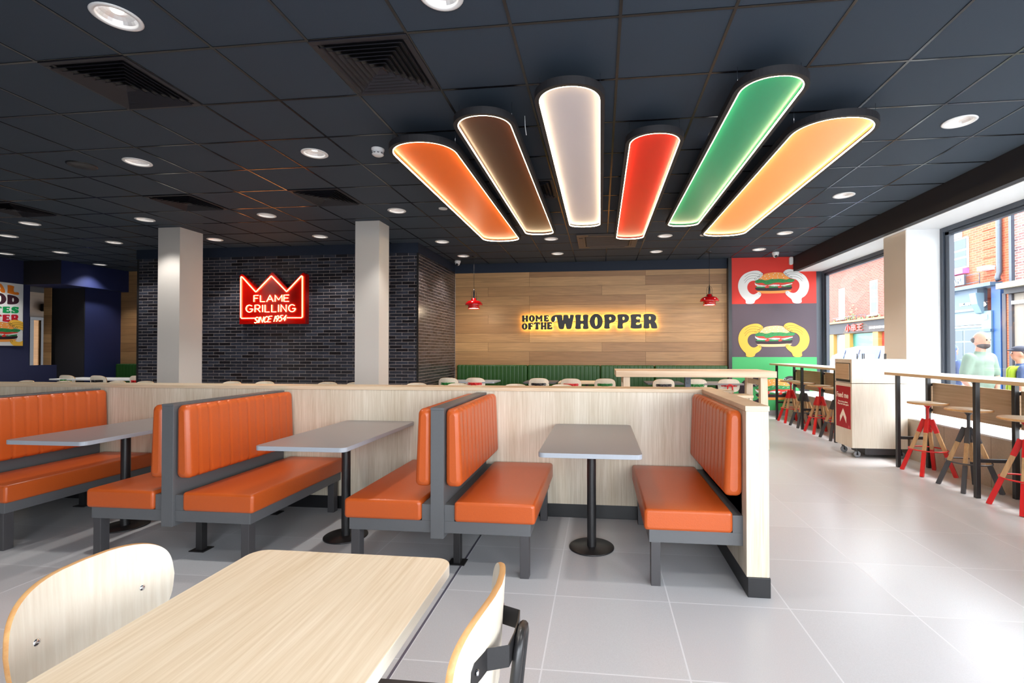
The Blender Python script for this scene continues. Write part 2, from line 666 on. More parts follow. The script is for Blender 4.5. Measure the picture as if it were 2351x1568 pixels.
# brick core (flame grill wall)
bk = B(-8.21, -3.04, 7.70, 9.9, 0, 2.90).build('wall_brick', BRICKM)
struct(bk)
struct(B(-3.04, -3.022, 7.712, 9.75, 0, 2.885).build('wall_brick_side', BRICKY))
struct(B(-8.25, -3.02, 7.685, 9.75, 2.885, CEIL).build('trim_3', DNAVY))
struct(B(-3.045, -3.015, 7.69, 7.712, 0, 2.885).build('trim_4', BLACKST))
struct(B(-8.24, -8.21, 7.69, 9.75, 0, 2.885).build('trim_5', BLACKST))
# oak wall
struct(B(-3.02, 2.48, BY, BY + .15, 0, 2.862).build('wall_back', PLANKM))
struct(B(-3.02, 2.48, BY - .02, BY + .15, 2.862, CEIL).build('trim_6', DNAVY))
struct(B(2.47, 2.533, 9.62, BY + .15, 0, CEIL).build('trim_7', BLACKST))
# mural wall (its painting is an object of its own)
struct(B(2.533, 4.10, 9.66, BY + .15, 0, CEIL).build('wall_mural', NEARBLACK))
struct(B(2.533, 4.10, 9.645, 9.66, 0, .10).build('baseboard_back', plain('grey_skirting', rgb(150, 150, 154), .5)))
struct(B(4.10, WX + .05, 9.66, BY + .15, 0, CEIL).build('wall_corner', FRAMEM))

# nook on the far left
struct(B(-10.85, -8.21, BY, BY + .15, 0, CEIL).build('wall_nook', PLANKM))
struct(B(-11.65, -11.5, 3.6, 8.48, 0, CEIL).build('wall_poster', NAVY))
struct(B(-11.65, -11.5, 8.48, 9.02, 0, .95).build('wall_low', NAVY))
struct(B(-11.65, -11.5, 8.48, 9.02, 2.575, CEIL).build('wall_header', NAVY))
struct(B(-11.64, -10.85, 8.99, 9.9, 0, CEIL).build('wall_blue', NAVY_LIT))
struct(B(-11.645, -10.855, 8.975, 8.99, 0, 2.575).build('wall_return_shade', NEARBLACK))  # near-black sheet: shade on the camera-facing side put into the colour
struct(B(-11.5, -10.655, 8.377, 9.75, 2.578, CEIL - .001).build('wall_bulkhead', NAVY_LIT))
struct(B(-11.499, -10.657, 8.365, 8.377, 2.578, CEIL - .001).build('trim_8', NEARBLACK))  # near-black sheet paints the shaded front face of the bulkhead box
struct(B(-11.66, -11.49, 8.845, 8.865, .95, 2.575).build('trim_9', PLANKM))
# corridor seen through the opening
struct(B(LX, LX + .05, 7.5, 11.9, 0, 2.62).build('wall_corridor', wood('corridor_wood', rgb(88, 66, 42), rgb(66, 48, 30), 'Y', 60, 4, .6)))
struct(B(LX, -11.64, 11.3, 11.4, 0, CEIL).build('wall_corridor_end', PLANKM))
struct(B(LX, -11.65, 3.6, 11.4, 2.62, 2.68).build('trim_10', NEARBLACK))
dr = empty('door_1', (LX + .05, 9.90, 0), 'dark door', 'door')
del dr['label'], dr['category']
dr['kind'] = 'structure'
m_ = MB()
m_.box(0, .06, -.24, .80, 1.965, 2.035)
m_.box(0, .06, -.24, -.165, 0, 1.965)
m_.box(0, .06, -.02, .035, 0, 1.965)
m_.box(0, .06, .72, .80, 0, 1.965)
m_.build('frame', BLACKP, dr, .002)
B(0, .02, -.165, -.02, 0, 1.965).build('side_panel', wood('golden_panel_lit', rgb(206, 150, 84), rgb(170, 116, 58), 'Y', 60, 4, .5), dr)  # golden wood made brighter, the light falling on it is in the colour
B(0, .03, .035, .72, .01, 1.965).build('leaf', NEARBLACK, dr, .002)
MB().tube([(.03, .09, .95), (.08, .09, .95), (.08, .2, .95)], .009).build('door_handle', CHROME, dr)
tag(B(LX + .05, LX + .25, 9.91, 10.10, 2.18, 2.36).build('wall_speaker', NEARBLACK, None, .01),
    'black box speaker high on the corridor wall beyond the opening', 'speaker')

# right side: window wall
LWX = 3.535
struct(B(LWX, WX + .1, FY, 6.46, 0, .46).build('wall_low_right', SILLT))
struct(B(LWX, WX + .1, 6.93, 9.645, 0, .46).build('wall_low_far', SILLT))
struct(B(LWX + .002, WX + .1, 6.46, 6.93, 0, .46).build('wall_low_middle', SILLT))
struct(B(LWX - .01, WX + .05, FY, 6.458, .46, .475).build('sill_near', WHITEP))
struct(B(LWX - .01, WX + .05, 6.932, 9.645, .46, .475).build('sill_far', WHITEP))
pl = MB().box(3.815, WX + .05, 6.46, 6.93, .46, 2.76)
struct(pl.build('wall_pier', WHITEP))
struct(B(3.806, 3.815, 6.462, 6.93, .46, 2.755).build('trim_11', BEIGE))
struct(B(3.68, 3.76, FY, 9.66, 2.765, CEIL - .001).build('trim_12', NEARBLACK))
struct(B(3.76, WX + .1, FY, 9.66, 2.76, CEIL).build('ceiling_soffit', WHITEP))
struct(B(WX + .1, WX + .4, FY, BY + .15, CEIL, CEIL + .6).build('wall_parapet', WHITEP))
struct(B(WX - .02, WX + .12, FY - .2, FY + .1, .46, 2.76).build('wall_pier_front', WHITEP))


def window(name, y0, y1, mull=()):
    w = bpy.data.objects.new(name, None)
    COL.objects.link(w)
    w.location = (WX, y0, .475)
    w['kind'] = 'structure'
    L, H = y1 - y0, 2.76 - .475
    f = MB()
    f.box(-.05, .05, 0, .055, 0, H)
    f.box(-.03, .03, .062, .13, 0, H)
    f.box(-.05, .05, L - .055, L, 0, H)
    f.box(-.03, .03, L - .13, L - .062, 0, H)
    f.box(-.05, .05, .055, L - .055, H - .055, H)
    f.box(-.03, .03, .055, L - .055, H - .10, H - .06)
    f.box(-.05, .05, .055, L - .055, 0, .06)
    for m_ in mull:
        f.box(-.045, .045, m_ - y0 - .04, m_ - y0 + .04, .06, H - .055)
    f.build('frame', FRAMEM, w, .003)
    MB().add([(0, .055, .06), (0, L - .055, .06), (0, L - .055, H - .055), (0, .055, H - .055)], [(0, 1, 2, 3)]).build('glass', GLASS, w)
    return w


window('window_1', 6.93, 9.66)
window('window_2', .6, 6.46)
window('window_3', FY + .05, .5)
struct(B(WX - .1, WX + .05, .5, .6, .475, 2.76).build('trim_13', WHITEP))
# unseen front wall, with an opening on its right part added for daylight
struct(B(LX, -1.0, FY - .2, FY, 0, CEIL).build('wall_front', NAVY))
struct(B(-1.0, 3.6, FY - .2, FY, 0, .46).build('wall_front_low', SILLT))
struct(B(-1.0, 3.6, FY - .2, FY, 2.76, CEIL).build('wall_front_head', NEARBLACK))
struct(B(3.6, WX + .4, FY - .2, FY, 0, CEIL).build('wall_front_pier', WHITEP))

# columns
struct(B(-6.443, -6.092, 6.33, 6.735, 0, CEIL).build('wall_column', COLUMN))
struct(B(-3.392, -3.043, 6.32, 6.63, 0, CEIL).build('wall_column', COLUMN))

# ------------------------------------------------------------------ low oak partition
pt = empty('booth_partition', (0, 3.59, 0), 'long low pale oak partition with black plinth running behind the orange booths', 'partition')
p = MB()
p.box(-9.0, .846, .005, .13, .10, .94)
p.box(.735, .846, -1.050, .005, .10, .94)
p.build('panel', OAK_L, pt, .002)
p = MB()
p.box(-9.0, .85, .0, .22, .94, .966)
p.box(.731, .85, -1.054, .0, .94, .966)
p.build('cap', OAK_LX, pt, .002)
p = MB()
p.box(-9.0, .84, .008, .12, 0, .10)
p.box(.739, .85, -1.056, .008, 0, .10)
p.build('plinth', BLACKP, pt, .002)


# ------------------------------------------------------------------ upholstery
def cushion(y0, y1, x0, x1, z0, z1, r, face=+1, pitch=0, depth=.007, taper=0.0):
    """padded block running along Y; face=+1 pads the +X side, -1 the -X side, 0 the top"""
    m_ = MB()
    L = y1 - y0
    ys = []
    nseg = max(1, round(L / pitch)) if pitch else 1
    ends = [(0, 1.0), (.15, .62), (.4, .25), (.75, .06), (1.0, 0)]
    er = r * .9
    samples = []
    for t, ins in ends:
        samples.append((y0 + er * t, ins * er))
    n_in = nseg * 8 if pitch else 6
    for k in range(1, n_in):
        samples.append((y0 + er + (L - 2 * er) * k / n_in, 0))
    for t, ins in reversed(ends):
        samples.append((y1 - er * t, ins * er))
    secs = []
    for y, ins in samples:
        if pitch:
            ph = ((y - y0) / L * nseg) % 1.0
            g_ = -depth * max(0, 1 - min(ph, 1 - ph) * 7) ** 1.6
            if y - y0 < er or y1 - y < er:
                g_ = 0
        else:
            g_ = 0
        pts = rrect(x0 + ins, x1 - ins, z0 + ins, z1 - ins, max(r - ins * .4, r * .5), 5)
        sec = []
        for (x, z) in pts:
            if face:
                wgt = (x - x0) / (x1 - x0) if face > 0 else (x1 - x) / (x1 - x0)
                wgt = max(0, min(1, wgt * 1.3 - .2))
                x2 = x + face * g_ * wgt - face * taper * (z - z0) / (z1 - z0) * wgt
                z2 = z + (g_ * wgt if z > (z0 + z1) / 2 else -g_ * wgt)
            else:
                mid = 1 - abs((x - x0) / (x1 - x0) * 2 - 1) ** 4
                x2, z2 = x, z + (.006 * mid if z > (z0 + z1) / 2 else 0)
            sec.append((x2, y, z2))
        secs.append(sec)
    return m_.loft(secs)


def piping(y, x0, x1, z0, z1, r):
    pts = [(a, y, b) for a, b in rrect(x0, x1, z0, z1, r, 4)]
    return MB().tube(pts, .0018, 6, closed=True)


D0, D1 = 2.60, 3.575


def bench_side(root, s, foot=True, single=False):
    """one bench of a booth: s=+1 opens to +X. local x measured from the divider centre"""
    a, b = (.095, .548)
    x0, x1 = (s * a, s * b) if s > 0 else (s * b, s * a)
    c = cushion(2.585, D1, x0, x1, .298, .408, .017, 0).build('seat', ORANGE, root)
    piping(2.5945, x0 + .006, x1 - .006, .304, .405, .018).build('piping', ORANGE, c)
    a2, b2 = (.0425, .136)
    x0, x1 = (s * a2, s * b2) if s > 0 else (s * b2, s * a2)
    c = cushion(2.592, D1 + .005, x0, x1, .487, .922 if not single else .935, .03, s, .0835, .007, .018).build('backrest', ORANGE, root)
    fr = MB()
    lo, hi = sorted((s * .037, s * .522))
    fr.box(lo, hi, 2.60, 3.58, .232, .298)
    lo, hi = sorted((s * .037, s * .094))
    fr.box(lo, hi, 2.601, 3.58, .298, .388)
    fr.build('seat_frame', DARKLAM, root, .0015)
    for y in (2.602, 3.50):
        lo, hi = sorted((s * .462, s * .512))
        B(lo, hi, y, y + .055, 0, .232).build('leg', DARKLEG, root, .002)


def booth_double(x):
    r = empty('double_bench', (x, 0, 0), '', 'bench', 'back to back orange benches')
    bench_side(r, -1)
    bench_side(r, +1)
    B(-.0375, .0375, 2.583, 3.585, .205, .916).build('divider', DARKLAM, r, .0015)
    B(-.0385, .0385, 2.5825, 3.586, .916, .930).build('divider_cap', DARKLAM, r, .001)
    for y in (2.74, 3.42):
        q = B(.045, .085, y, y + .045, 0, .232).build('middle_leg', BLACKST, r, .002)
        B(.015, .115, y - .02, y + .065, 0, .005).build('foot_plate', BLACKST, q)
    return r


b2 = booth_double(-.9025)
place(b2, (-.9025, 0, 0), 'double orange bench with grey divider between the middle and right grey booth tables')
b1 = copy_tree(b2)
place(b1, (-2.557, 0, 0), 'double orange bench with grey divider between the leftmost and middle grey booth tables')
b0 = copy_tree(b2)
place(b0, (-4.213, 0, 0), 'leftmost orange bench unit, its divider cut off by the left picture edge')
rb = empty('end_bench', (.777, 0, 0), 'single orange bench fixed to the end return of the pale oak partition', 'bench')
bench_side(rb, -1, single=True)
B(-.042, -.037, 2.62, 3.585, .388, .60).build('back_board', DARKLAM, rb)


# ------------------------------------------------------------------ tables
def pedestal_table(x, yc, w, d, z, top_m, edge_m, th=.026, base_r=.142, label='', name='table', group=None, r=.035):
    t = empty(name, (x, yc, 0), label, 'table', group)
    tp = MB().prism(rrect(-w / 2, w / 2, -d / 2, d / 2, r, 6), z - th, z)
    o = tp.build('tabletop', top_m, t, .002)
    if edge_m is not top_m:
        o.data.materials.append(edge_m)
        for p_ in o.data.polygons:
            if abs(p_.normal.z) < .5:
                p_.material_index = 1
    MB().cyl((0, 0, 0), .0285, .008, z - th - .008, 24).build('pole', BLACKST, t)
    MB().lathe([(0, 0), (base_r, 0), (base_r, .006), (base_r - .004, .009), (0, .011)], (0, 0, 0), 48).build('base', BLACKST, t)
    B(-.11, .11, -.11, .11, z - th - .008, z - th).build('mounting_plate', BLACKST, t)
    return t


pedestal_table(-.058, 3.07, .555, 1.03, .70, GREYLAM, GREYEDGE, label='grey booth table on black pedestal between the middle and end orange benches', name='booth_table')
pedestal_table(-1.706, 3.07, .555, 1.03, .70, GREYLAM, GREYEDGE, label='grey booth table whose corner overlaps the middle orange bench, black pedestal in view', name='booth_table')
pedestal_table(-3.366, 3.07, .555, 1.03, .70, GREYLAM, GREYEDGE, label='leftmost grey booth table, partly hidden behind the orange bench backrest', name='booth_table')
pedestal_table(-.665, .70, .56, 1.07, .70, TABLE_OAK, EDGE_PALE, .03, .2, 'large pale oak table in the foreground with rounded corners', 'oak_table', r=.045)


# ------------------------------------------------------------------ plywood chairs
def make_chair(fm, seat_m, label, group):
    """origin on the floor under the seat centre; sitter looks towards +Y"""
    c = empty('dining_chair', (0, 0, 0), label, 'chair', group)
    # curved plywood back: centre of its top edge at y=-.235
    def surf(u, v, off):
        # u in -1..1 across, v 0..1 up
        x = u * .178
        y = -.225 + .045 * u * u - .012 * v + off
        z = .555 + v * .218
        return (x, y, z)
    outline = []
    n = 72
    for k in range(n):
        a = 2 * pi * k / n
        ca, sa = cos(a), sin(a)
        e = .52
        u = math.copysign(abs(ca) ** e, ca)
        v = math.copysign(abs(sa) ** e, sa)
        # wider at the top, softer shoulders
        u *= 1 + .06 * v if v < 0 else 1.0 - .04 * v
        v *= 1 - .10 * abs(u) ** 2.5 if v > 0 else 1
        outline.append((u, v * .5 + .5))
    m_ = MB()
    rings_f, rings_b = [], []
    for sc in (1.0, .75, .5, .25):
        rings_f.append([surf(u * sc, (v - .5) * sc + .5, .0065) for u, v in outline])
        rings_b.append([surf(u * sc, (v - .5) * sc + .5, -.0065) for u, v in outline])
    ctr_f, ctr_b = surf(0, .5, .0065), surf(0, .5, -.0065)
    for rings, ctr in ((rings_f, ctr_f), (rings_b, ctr_b)):
        vs_ = [p_ for r_ in rings for p_ in r_] + [ctr]
        fs_ = []
        for i_ in range(3):
            for k in range(n):
                q = (k + 1) % n
                fs_.append((i_ * n + k, i_ * n + q, (i_ + 1) * n + q, (i_ + 1) * n + k))
        for k in range(n):
            fs_.append((3 * n + k, 3 * n + (k + 1) % n, 4 * n))
        m_.add(vs_, fs_, True)
    back = m_.build('backrest', PLY, c)
    e_ = MB()
    mid = [tuple((Vector(a) + Vector(b)) / 2) for a, b in zip(rings_f[0], rings_b[0])]
    # rounded edge: three rings front, swollen middle, back
    cen = Vector(surf(0, .5, 0))
    sw = []
    for p_ in mid:
        d_ = Vector(p_) - cen
        d_.y = 0
        sw.append(tuple(Vector(p_) + d_.normalized() * .0025))
    vs_ = rings_f[0] + sw + rings_b[0]
    fs_ = []
    for i_ in range(2):
        for k in range(n):
            q = (k + 1) % n
            fs_.append((i_ * n + k, i_ * n + q, (i_ + 1) * n + q, (i_ + 1) * n + k))
    e_.add(vs_, fs_, True)
    e_.build('plywood_edge', PLYEDGE, back)
    for u in (-.64, .64):
        x, y, z = surf(u, .46, .0065)
        bm_ = MB()
        bm_.lathe([(.0075, 0), (.0072, .0018), (.004, .0035), (0, .004)], (0, 0, 0), 14)
        b_ = bm_.build('bolt', CHROME, back)
        b_.location = (x, y, z)
        b_.rotation_euler = (radians(-90), 0, 0)
    # seat: gently dished rounded pad
    s_ = MB()
    secs = []
    o2 = rrect(-.2, .2, -.185, .2, .07, 6)
    for sc, z in ((.97, .408), (1.0, .413), (1.0, .420), (.97, .425)):
        secs.append([(x * sc, y * sc, z - .008 * max(0, 1 - (x / .2) ** 2) * (1 if z > .41 else .8)) for x, y in o2])
    s_.loft(secs)
    s_.build('seat', seat_m, c)
    # steel bracket strap behind the backrest
    st = MB()
    z = .668
    path = [(-.130, -.2035), (-.122, -.2066), (-.10, -.2135), (-.078, -.219), (-.062, -.258), (-.02, -.262), (.02, -.262), (.062, -.258), (.078, -.219), (.10, -.2135), (.122, -.2066), (.130, -.2035)]
    secs = []
    for k, (x, y) in enumerate(path):
        hh = .010 if k in (0, 11) else .021
        secs.append([(x, y - .012, z - hh), (x, y - .009, z - hh), (x, y - .009, z + hh), (x, y - .012, z + hh)])
    st.loft(secs, False)
    st.build('bracket', fm, c, .001)
    for x in (-.114, .114):
        b_ = MB().lathe([(.006, 0), (.005, .003), (0, .0035)], (0, 0, 0), 12).build('bracket_bolt', CHROME, c)
        b_.location = (x, -.2215, z)
        b_.rotation_euler = (radians(90), 0, 0)
    # tubular frame: U that rises from the seat to the strap, plus legs
    R_ = .0105
    fr = MB()
    up_ = []
    for x, sgn in ((-.045, -1), (.045, 1)):
        up_.append(x)
    fr.tube([(-.15, -.10, .392), (-.10, -.19, .392), (-.052, -.235, .41), (-.042, -.262, .47), (-.04, -.276, .60), (-.036, -.283, .660), (-.022, -.284, .679),
             (0, -.284, .682), (.022, -.284, .679), (.036, -.283, .660), (.04, -.276, .60), (.042, -.262, .47), (.052, -.235, .41), (.10, -.19, .392), (.15, -.10, .392)], R_, 10)
    fr.tube([(-.15, -.11, .394), (-.155, .12, .396), (-.14, .15, .396), (.14, .15, .396), (.155, .12, .396), (.15, -.11, .394)], R_, 10)
    fr.build('frame', fm, c)
    for x in (-1, 1):
        MB().tube([(x * .15, -.13, .392), (x * .165, -.19, .20), (x * .18, -.225, .0)], R_, 10).build('leg', fm, c)
        MB().tube([(x * .15, .14, .392), (x * .165, .165, .20), (x * .18, .185, .0)], R_, 10).build('leg', fm, c)
    return c


GRP1 = 'chairs along the green banquette'
GRP2 = 'chairs whose tops show over the partition'
chG = make_chair(GREENST, PLY, '', GRP1)
chR = make_chair(REDST, PLY, '', GRP1)
chK = make_chair(BLACKST, PLY, '', GRP1)
chF = make_chair(BLACKST, plain('black_seat', rgb(44, 40, 42), .45, var=.05), '', 'chairs at the foreground oak table')
used = set()


def put_chair(proto, bx, by, rz, label, group):
    """bx,by: where the top middle of the backrest stands"""
    o = proto if proto.name not in used else copy_tree(proto)
    used.add(proto.name)
    used.add(o.name)
    px_, py_ = -.237 * -sin(rz), -.237 * cos(rz)
    return place(o, (bx - px_, by - py_, 0), label, rz, group)


W8 = 'plywood chair with %s bracket, %s'
row = [(chG, -2.66, 8.15, 'green', 'beside the brick side wall'), (chR, -2.19, 8.20, 'red', 'at the pale grey table near the brick corner'),
       (chK, -1.06, 8.18, 'black', 'at the dark table left of the illuminated sign'), (chR, -.50, 8.11, 'red', 'at the cream table under the illuminated sign'),
       (chG, .075, 8.17, 'green', 'just left of the high communal table end'), (chK, 1.05, 8.15, 'black', 'seen under the high communal table top'),
       (chG, 1.59, 8.20, 'green', 'half hidden behind the black post of the high table'), (chR, 2.13, 8.26, 'red', 'in front of the green mural edge'),
       (chG, -10.38, 8.24, 'green', 'at the far left table in the blue nook'), (chK, -9.60, 8.16, 'black', 'at the middle of the far left table'),
       (chR, -8.76, 8.17, 'red', 'beside the left end of the brick wall')]
for pr_, x, y, cn, wh in row:
    put_chair(pr_, x, y, 0, W8 % (cn, wh), GRP1)
row2 = [(chG, -2.06, 6.79, 'right of the brick corner, in front of the green bracket chair'), (chR, -1.20, 6.75, 'left of the black bracket chair'),
        (chK, -.54, 6.73, 'in front of the red bracket chair under the sign'), (chK, -5.67, 6.87, 'below the left half of the neon crown'),
        (chG, -5.16, 6.92, 'below the right half of the neon crown'), (chR, -4.10, 6.87, 'left of the right-hand column'),
        (chG, -3.64, 6.87, 'at the left edge of the right-hand column'), (chK, -2.68, 6.81, 'in front of the brick wall corner'),
        (chK, -9.12, 6.72, 'furthest left of the row, under the poster wall'), (chR, -8.40, 6.69, 'in front of the green bracket chair of the nook'),
        (chG, -7.56, 6.78, 'left of the brick wall end'), (chR, -7.06, 6.77, 'left of the left-hand column')]
for pr_, x, y, wh in row2:
    put_chair(pr_, x, y, pi, 'pale chair back top, ' + wh, GRP2)
put_chair(chF, -1.172, .972, radians(-90), 'pale plywood chair in the lower left corner showing two bolts', 'chairs at the foreground oak table')
put_chair(chF, -.206, .965, radians(90), 'plywood chair with black frame seen edge on, right of the foreground oak table', 'chairs at the foreground oak table')

# tables along the banquette
for x, w, tm, lab in ((-2.30, .9, GREYEDGE, 'pale grey table beside the brick side wall'), (-1.05, .58, DARKTOP, 'dark table left of the cream table under the illuminated sign'),
                      (-.24, .98, OAK_LX, 'cream table by the green banquette under the illuminated sign'), (1.08, .62, DARKTOP, 'dark table seen under the high communal table'),
                      (2.0, .72, GREYLAM, 'grey table at the right end of the green banquette'), (-9.75, 1.95, WHITEPL, 'long pale table in the blue nook at far left')):
    pedestal_table(x, 8.52, w, .60, .70, tm, tm, .026, .14, lab, 'dining_table', 'tables along the back walls')


# ------------------------------------------------------------------ green banquette
def banquette(x0, x1, y, label):
    b = empty('banquette', ((x0 + x1) / 2, y, 0), label, 'banquette', 'green channelled banquettes')
    h = (x1 - x0) / 2 - .004
    # cushion() runs along Y, rotate the result so that it runs along X and faces -Y
    for nm, mb in (('backrest', cushion(-h, h, -.05, .06, .46, .955, .028, +1, .082, .008)), ('seat', cushion(-h, h, .06, .60, .33, .44, .03, 0))):
        o = mb.build(nm, GREENV, b)
        o.data.transform(Matrix.Rotation(radians(-90), 4, 'Z'))
    B(-h, h, -.58, .05, 0.08, .33).build('base', DARKLAM, b, .002)
    B(-h, h, -.54, .05, 0, .08).build('plinth', BLACKP, b)
    return b


for x0, x1, lab in ((-2.95, -1.478, 'green banquette section nearest the brick side wall'), (-1.478, -.005, 'green banquette section left of centre behind the black bracket chair'),
                    (-.005, 1.06, 'green banquette section at the left end of the high table'), (1.06, 2.46, 'green banquette section behind the high table, ending at the mural'),
                    (-10.84, -9.55, 'green banquette in the nook touching the blue wall'), (-9.55, -8.27, 'green banquette in the nook touching the brick wall')):
    banquette(x0, x1, 9.68, lab)

# ------------------------------------------------------------------ high communal table and its stools
ct = empty('communal_table', (1.2, 6.68, 0), 'high thick ash communal table behind the partition', 'table')
B(-1.0, 1.0, -.38, .38, .905, .985).build('tabletop', ASH, ct, .003)
for sx in (-1, 1):
    for sy in (-1, 1):
        xx = sx * .86
        MB().bar((xx, sy * .33, .0), (xx, sy * .29, .905), .10, .09, .085, .085, (0, 1, 0)).build('leg', ASH_Z, ct, .003)
    B(sx * .86 - .03, sx * .86 + .03, -.27, .27, .80, .86).build('crossbar', ASH_Z, ct, .003)
pb = B(-.065, .01, -.04, .04, 0, .905).build('power_post', FRAMEM, ct, .003)
for k in range(2):
    B(-.045, -.015, -.046, -.04, .80 + k * .05, .83 + k * .05).build('socket', BLACKST, pb, .002)


def high_stool(x, y, lab):
    s = empty('wooden_stool', (x, y, 0), lab, 'stool', 'wooden stools at the communal table')
    MB().prism(rrect(-.15, .15, -.15, .15, .05, 5), .66, .69).build('seat', OAK_LX, s, .003)
    for a in (-1, 1):
        for b in (-1, 1):
            MB().bar((a * .15, b * .15, 0), (a * .11, b * .11, .66), .03, .03).build('leg', ASH_Z, s, .002)
        B(a * .13 - .012, a * .13 + .012, -.12, .12, .24, .265).build('footrest', ASH_Z, s)
    return s


high_stool(1.74, 6.32, 'wooden stool nearer the partition at the communal table right end')
high_stool(1.70, 7.05, 'wooden stool on the far side of the communal table right end')


# ------------------------------------------------------------------ window bar tables and stools
def bar_table(y_near, y_far, legs, lab):
    t = empty('window_bar_table', (3.32, y_near, 0), lab, 'bar table', 'window bar tables')
    B(-.22, .22, 0, y_far - y_near, .982, 1.010).build('tabletop', BARWOOD, t, .002)
    wh = B(-.2185, .2185, .0015, y_far - y_near - .0015, 1.010, 1.0115).build('laminate', EDGE_PALE, t)
    legs = sorted(legs)
    for ly in legs:
        for x in (-.153, .147):
            q = B(x - .0175, x + .0175, ly - y_near - .0175, ly - y_near + .0175, 0, .982).build('leg', BLACKST, t, .002)
        B(-.136, .13, ly - y_near - .0125, ly - y_near + .0125, .30, .33).build('footrail', BLACKST, t, .002)
        for z in (.60, .87):
            B(.165, .185, ly - y_near - .012, ly - y_near + .03, z, z + .03).build('clip', BLACKST, t, .003)
    ys = [y_near + .03] + [l for l in legs if y_near + .1 < l < y_far - .1] + [y_far - .03]
    for a, b in zip(ys, ys[1:]):
        B(.185, .203, a - y_near + .006, b - y_near - .006, .58, .905).build('modesty_panel', PANELW, t, .002)
    return t


bar_table(1.1, 5.653, (5.53, 4.45, 3.37, 2.29), 'window bar table on black legs at the right picture edge')
bar_table(6.70, 9.253, (9.08, 7.987, 6.90), 'window bar table between the bin and the mural wall')


def make_stool(pm, lab):
    s = empty('bar_stool', (0, 0, 0), lab, 'stool', 'bar stools at the window')
    st = MB().lathe([(0, .700), (.15, .700), (.168, .706), (.170, .716), (.166, .722), (0, .724)], (0, 0, 0), 40).build('seat', PLY, s)
    MB().lathe([(.168, .7035), (.1715, .707), (.1715, .717), (.168, .7205)], (0, 0, 0), 40).build('seat_edge', PLYEDGE, st)
    sp = MB()
    sp.cyl((0, 0, 0), .013, .42, .70, 16)
    sp.cyl((0, 0, 0), .05, .690, .700, 20)
    sp.lathe([(.013, .66), (.02, .67), (.035, .69)], (0, 0, 0), 20)
    sp.build('spindle', pm, s)
    hub = MB()
    hub.lathe([(.03, .45), (.034, .548), (.02, .552), (.013, .552)], (0, 0, 0), 4, False)
    hub.build('hub', pm, s)
    for k in range(4):
        a = radians(45 + 90 * k)
        ft = Vector((cos(a) * .222, sin(a) * .222, 0))
        tp = Vector((cos(a) * .028, sin(a) * .028, .548))
        ref = (-sin(a), cos(a), 0)
        P = lambda t: ft + (tp - ft) * t
        lg = MB().bar(P(.40), P(.82), .034, .030, .034, .028, ref).build('leg', LEGWOOD, s, .002)
        m_ = MB()
        m_.bar(P(0), P(.42), .036, .032, .036, .032, ref)
        m_.build('lower_sleeve', pm, lg, .002)
        MB().bar(P(.76), P(1.0), .038, .036, .044, .03, ref).build('upper_sleeve', pm, lg, .002)
    MB().tube([(cos(2 * pi * k / 48) * .160, sin(2 * pi * k / 48) * .160, .245) for k in range(48)], .0065, 8, closed=True).build('foot_ring', pm, s)
    return s


sR = make_stool(REDST, '')
sK = make_stool(DARKLEG, '')
first = {id(sR): True, id(sK): True}
for pr_, x, y, lab in ((sR, 3.30, 8.79, 'red legged stool nearest the mural wall'), (sK, 3.30, 8.26, 'black legged stool second from the mural wall'),
                       (sR, 3.30, 7.68, 'red legged stool third from the mural wall, left of the bin'), (sK, 3.30, 7.16, 'black legged stool half hidden by the bin'),
                       (sR, 3.305, 5.28, 'red legged stool just right of the bin'), (sK, 3.30, 4.73, 'black legged stool in the middle of the near window bar'),
                       (sR, 3.30, 4.14, 'red legged stool cut off by the right picture edge')):
    o = pr_ if first[id(pr_)] else copy_tree(pr_)
    first[id(pr_)] = False
    place(o, (x, y, 0), lab)

# ------------------------------------------------------------------ waste bin
bn = empty('waste_bin', (3.2, 6.13, 0), 'pale oak waste bin on castors with a red notice reading Feed me', 'bin')
m_ = MB()
m_.box(-.30, .30, -.20, .20, .115, .862)
BINW = wood('bin_laminate', rgb(236, 229, 215), rgb(212, 200, 180), 'Z', 140, 5, .4)
m_.build('body', BINW, bn, .002)
m_ = MB()
m_.box(-.30, .30, -.20, .20, .868, 1.146)
m_.build('top_box', BINW, bn, .002)
f_ = B(-.303, -.30, -.168, .168, .875, 1.100).build('opening_frame', BLACKST, bn)
B(-.312, -.303, -.158, .158, .905, 1.092).build('flap', PANELW, f_, .002)
RED = plain('notice_red', rgb(176, 12, 32), .5, var=.02)
CREAM = plain('notice_cream', rgb(246, 236, 220), .6, var=.02)
nt = B(-.3025, -.30, -.17, .17, .325, .822).build('notice', RED, bn)
text('heading', 'Feed me', .088, CREAM, nt, 'NX', (-.3035, .155, .685), .001, bold=.0022, sx=.92)
text('small_print', "But no trays please.\nThey don't taste good.", .029, CREAM, nt, 'NX', (-.3035, 0, .625), .001, 'CENTER', bold=.0006)
flat('arrow', [[(-.075, .385), (-.075, .455), (0, .555), (.075, .455), (.075, .385), (0, .475)]], CREAM, nt, 'NX', (-.3035, 0, 0), .001)
nt.children[-1].data.transform(Matrix.Translation((0, 0, 0)))
flat('mark', [ell(.135, .347, .014, .02, 20)], plain('faded_pink', rgb(210, 90, 96), .6), nt, 'NX', (-.3035, 0, 0), .001)
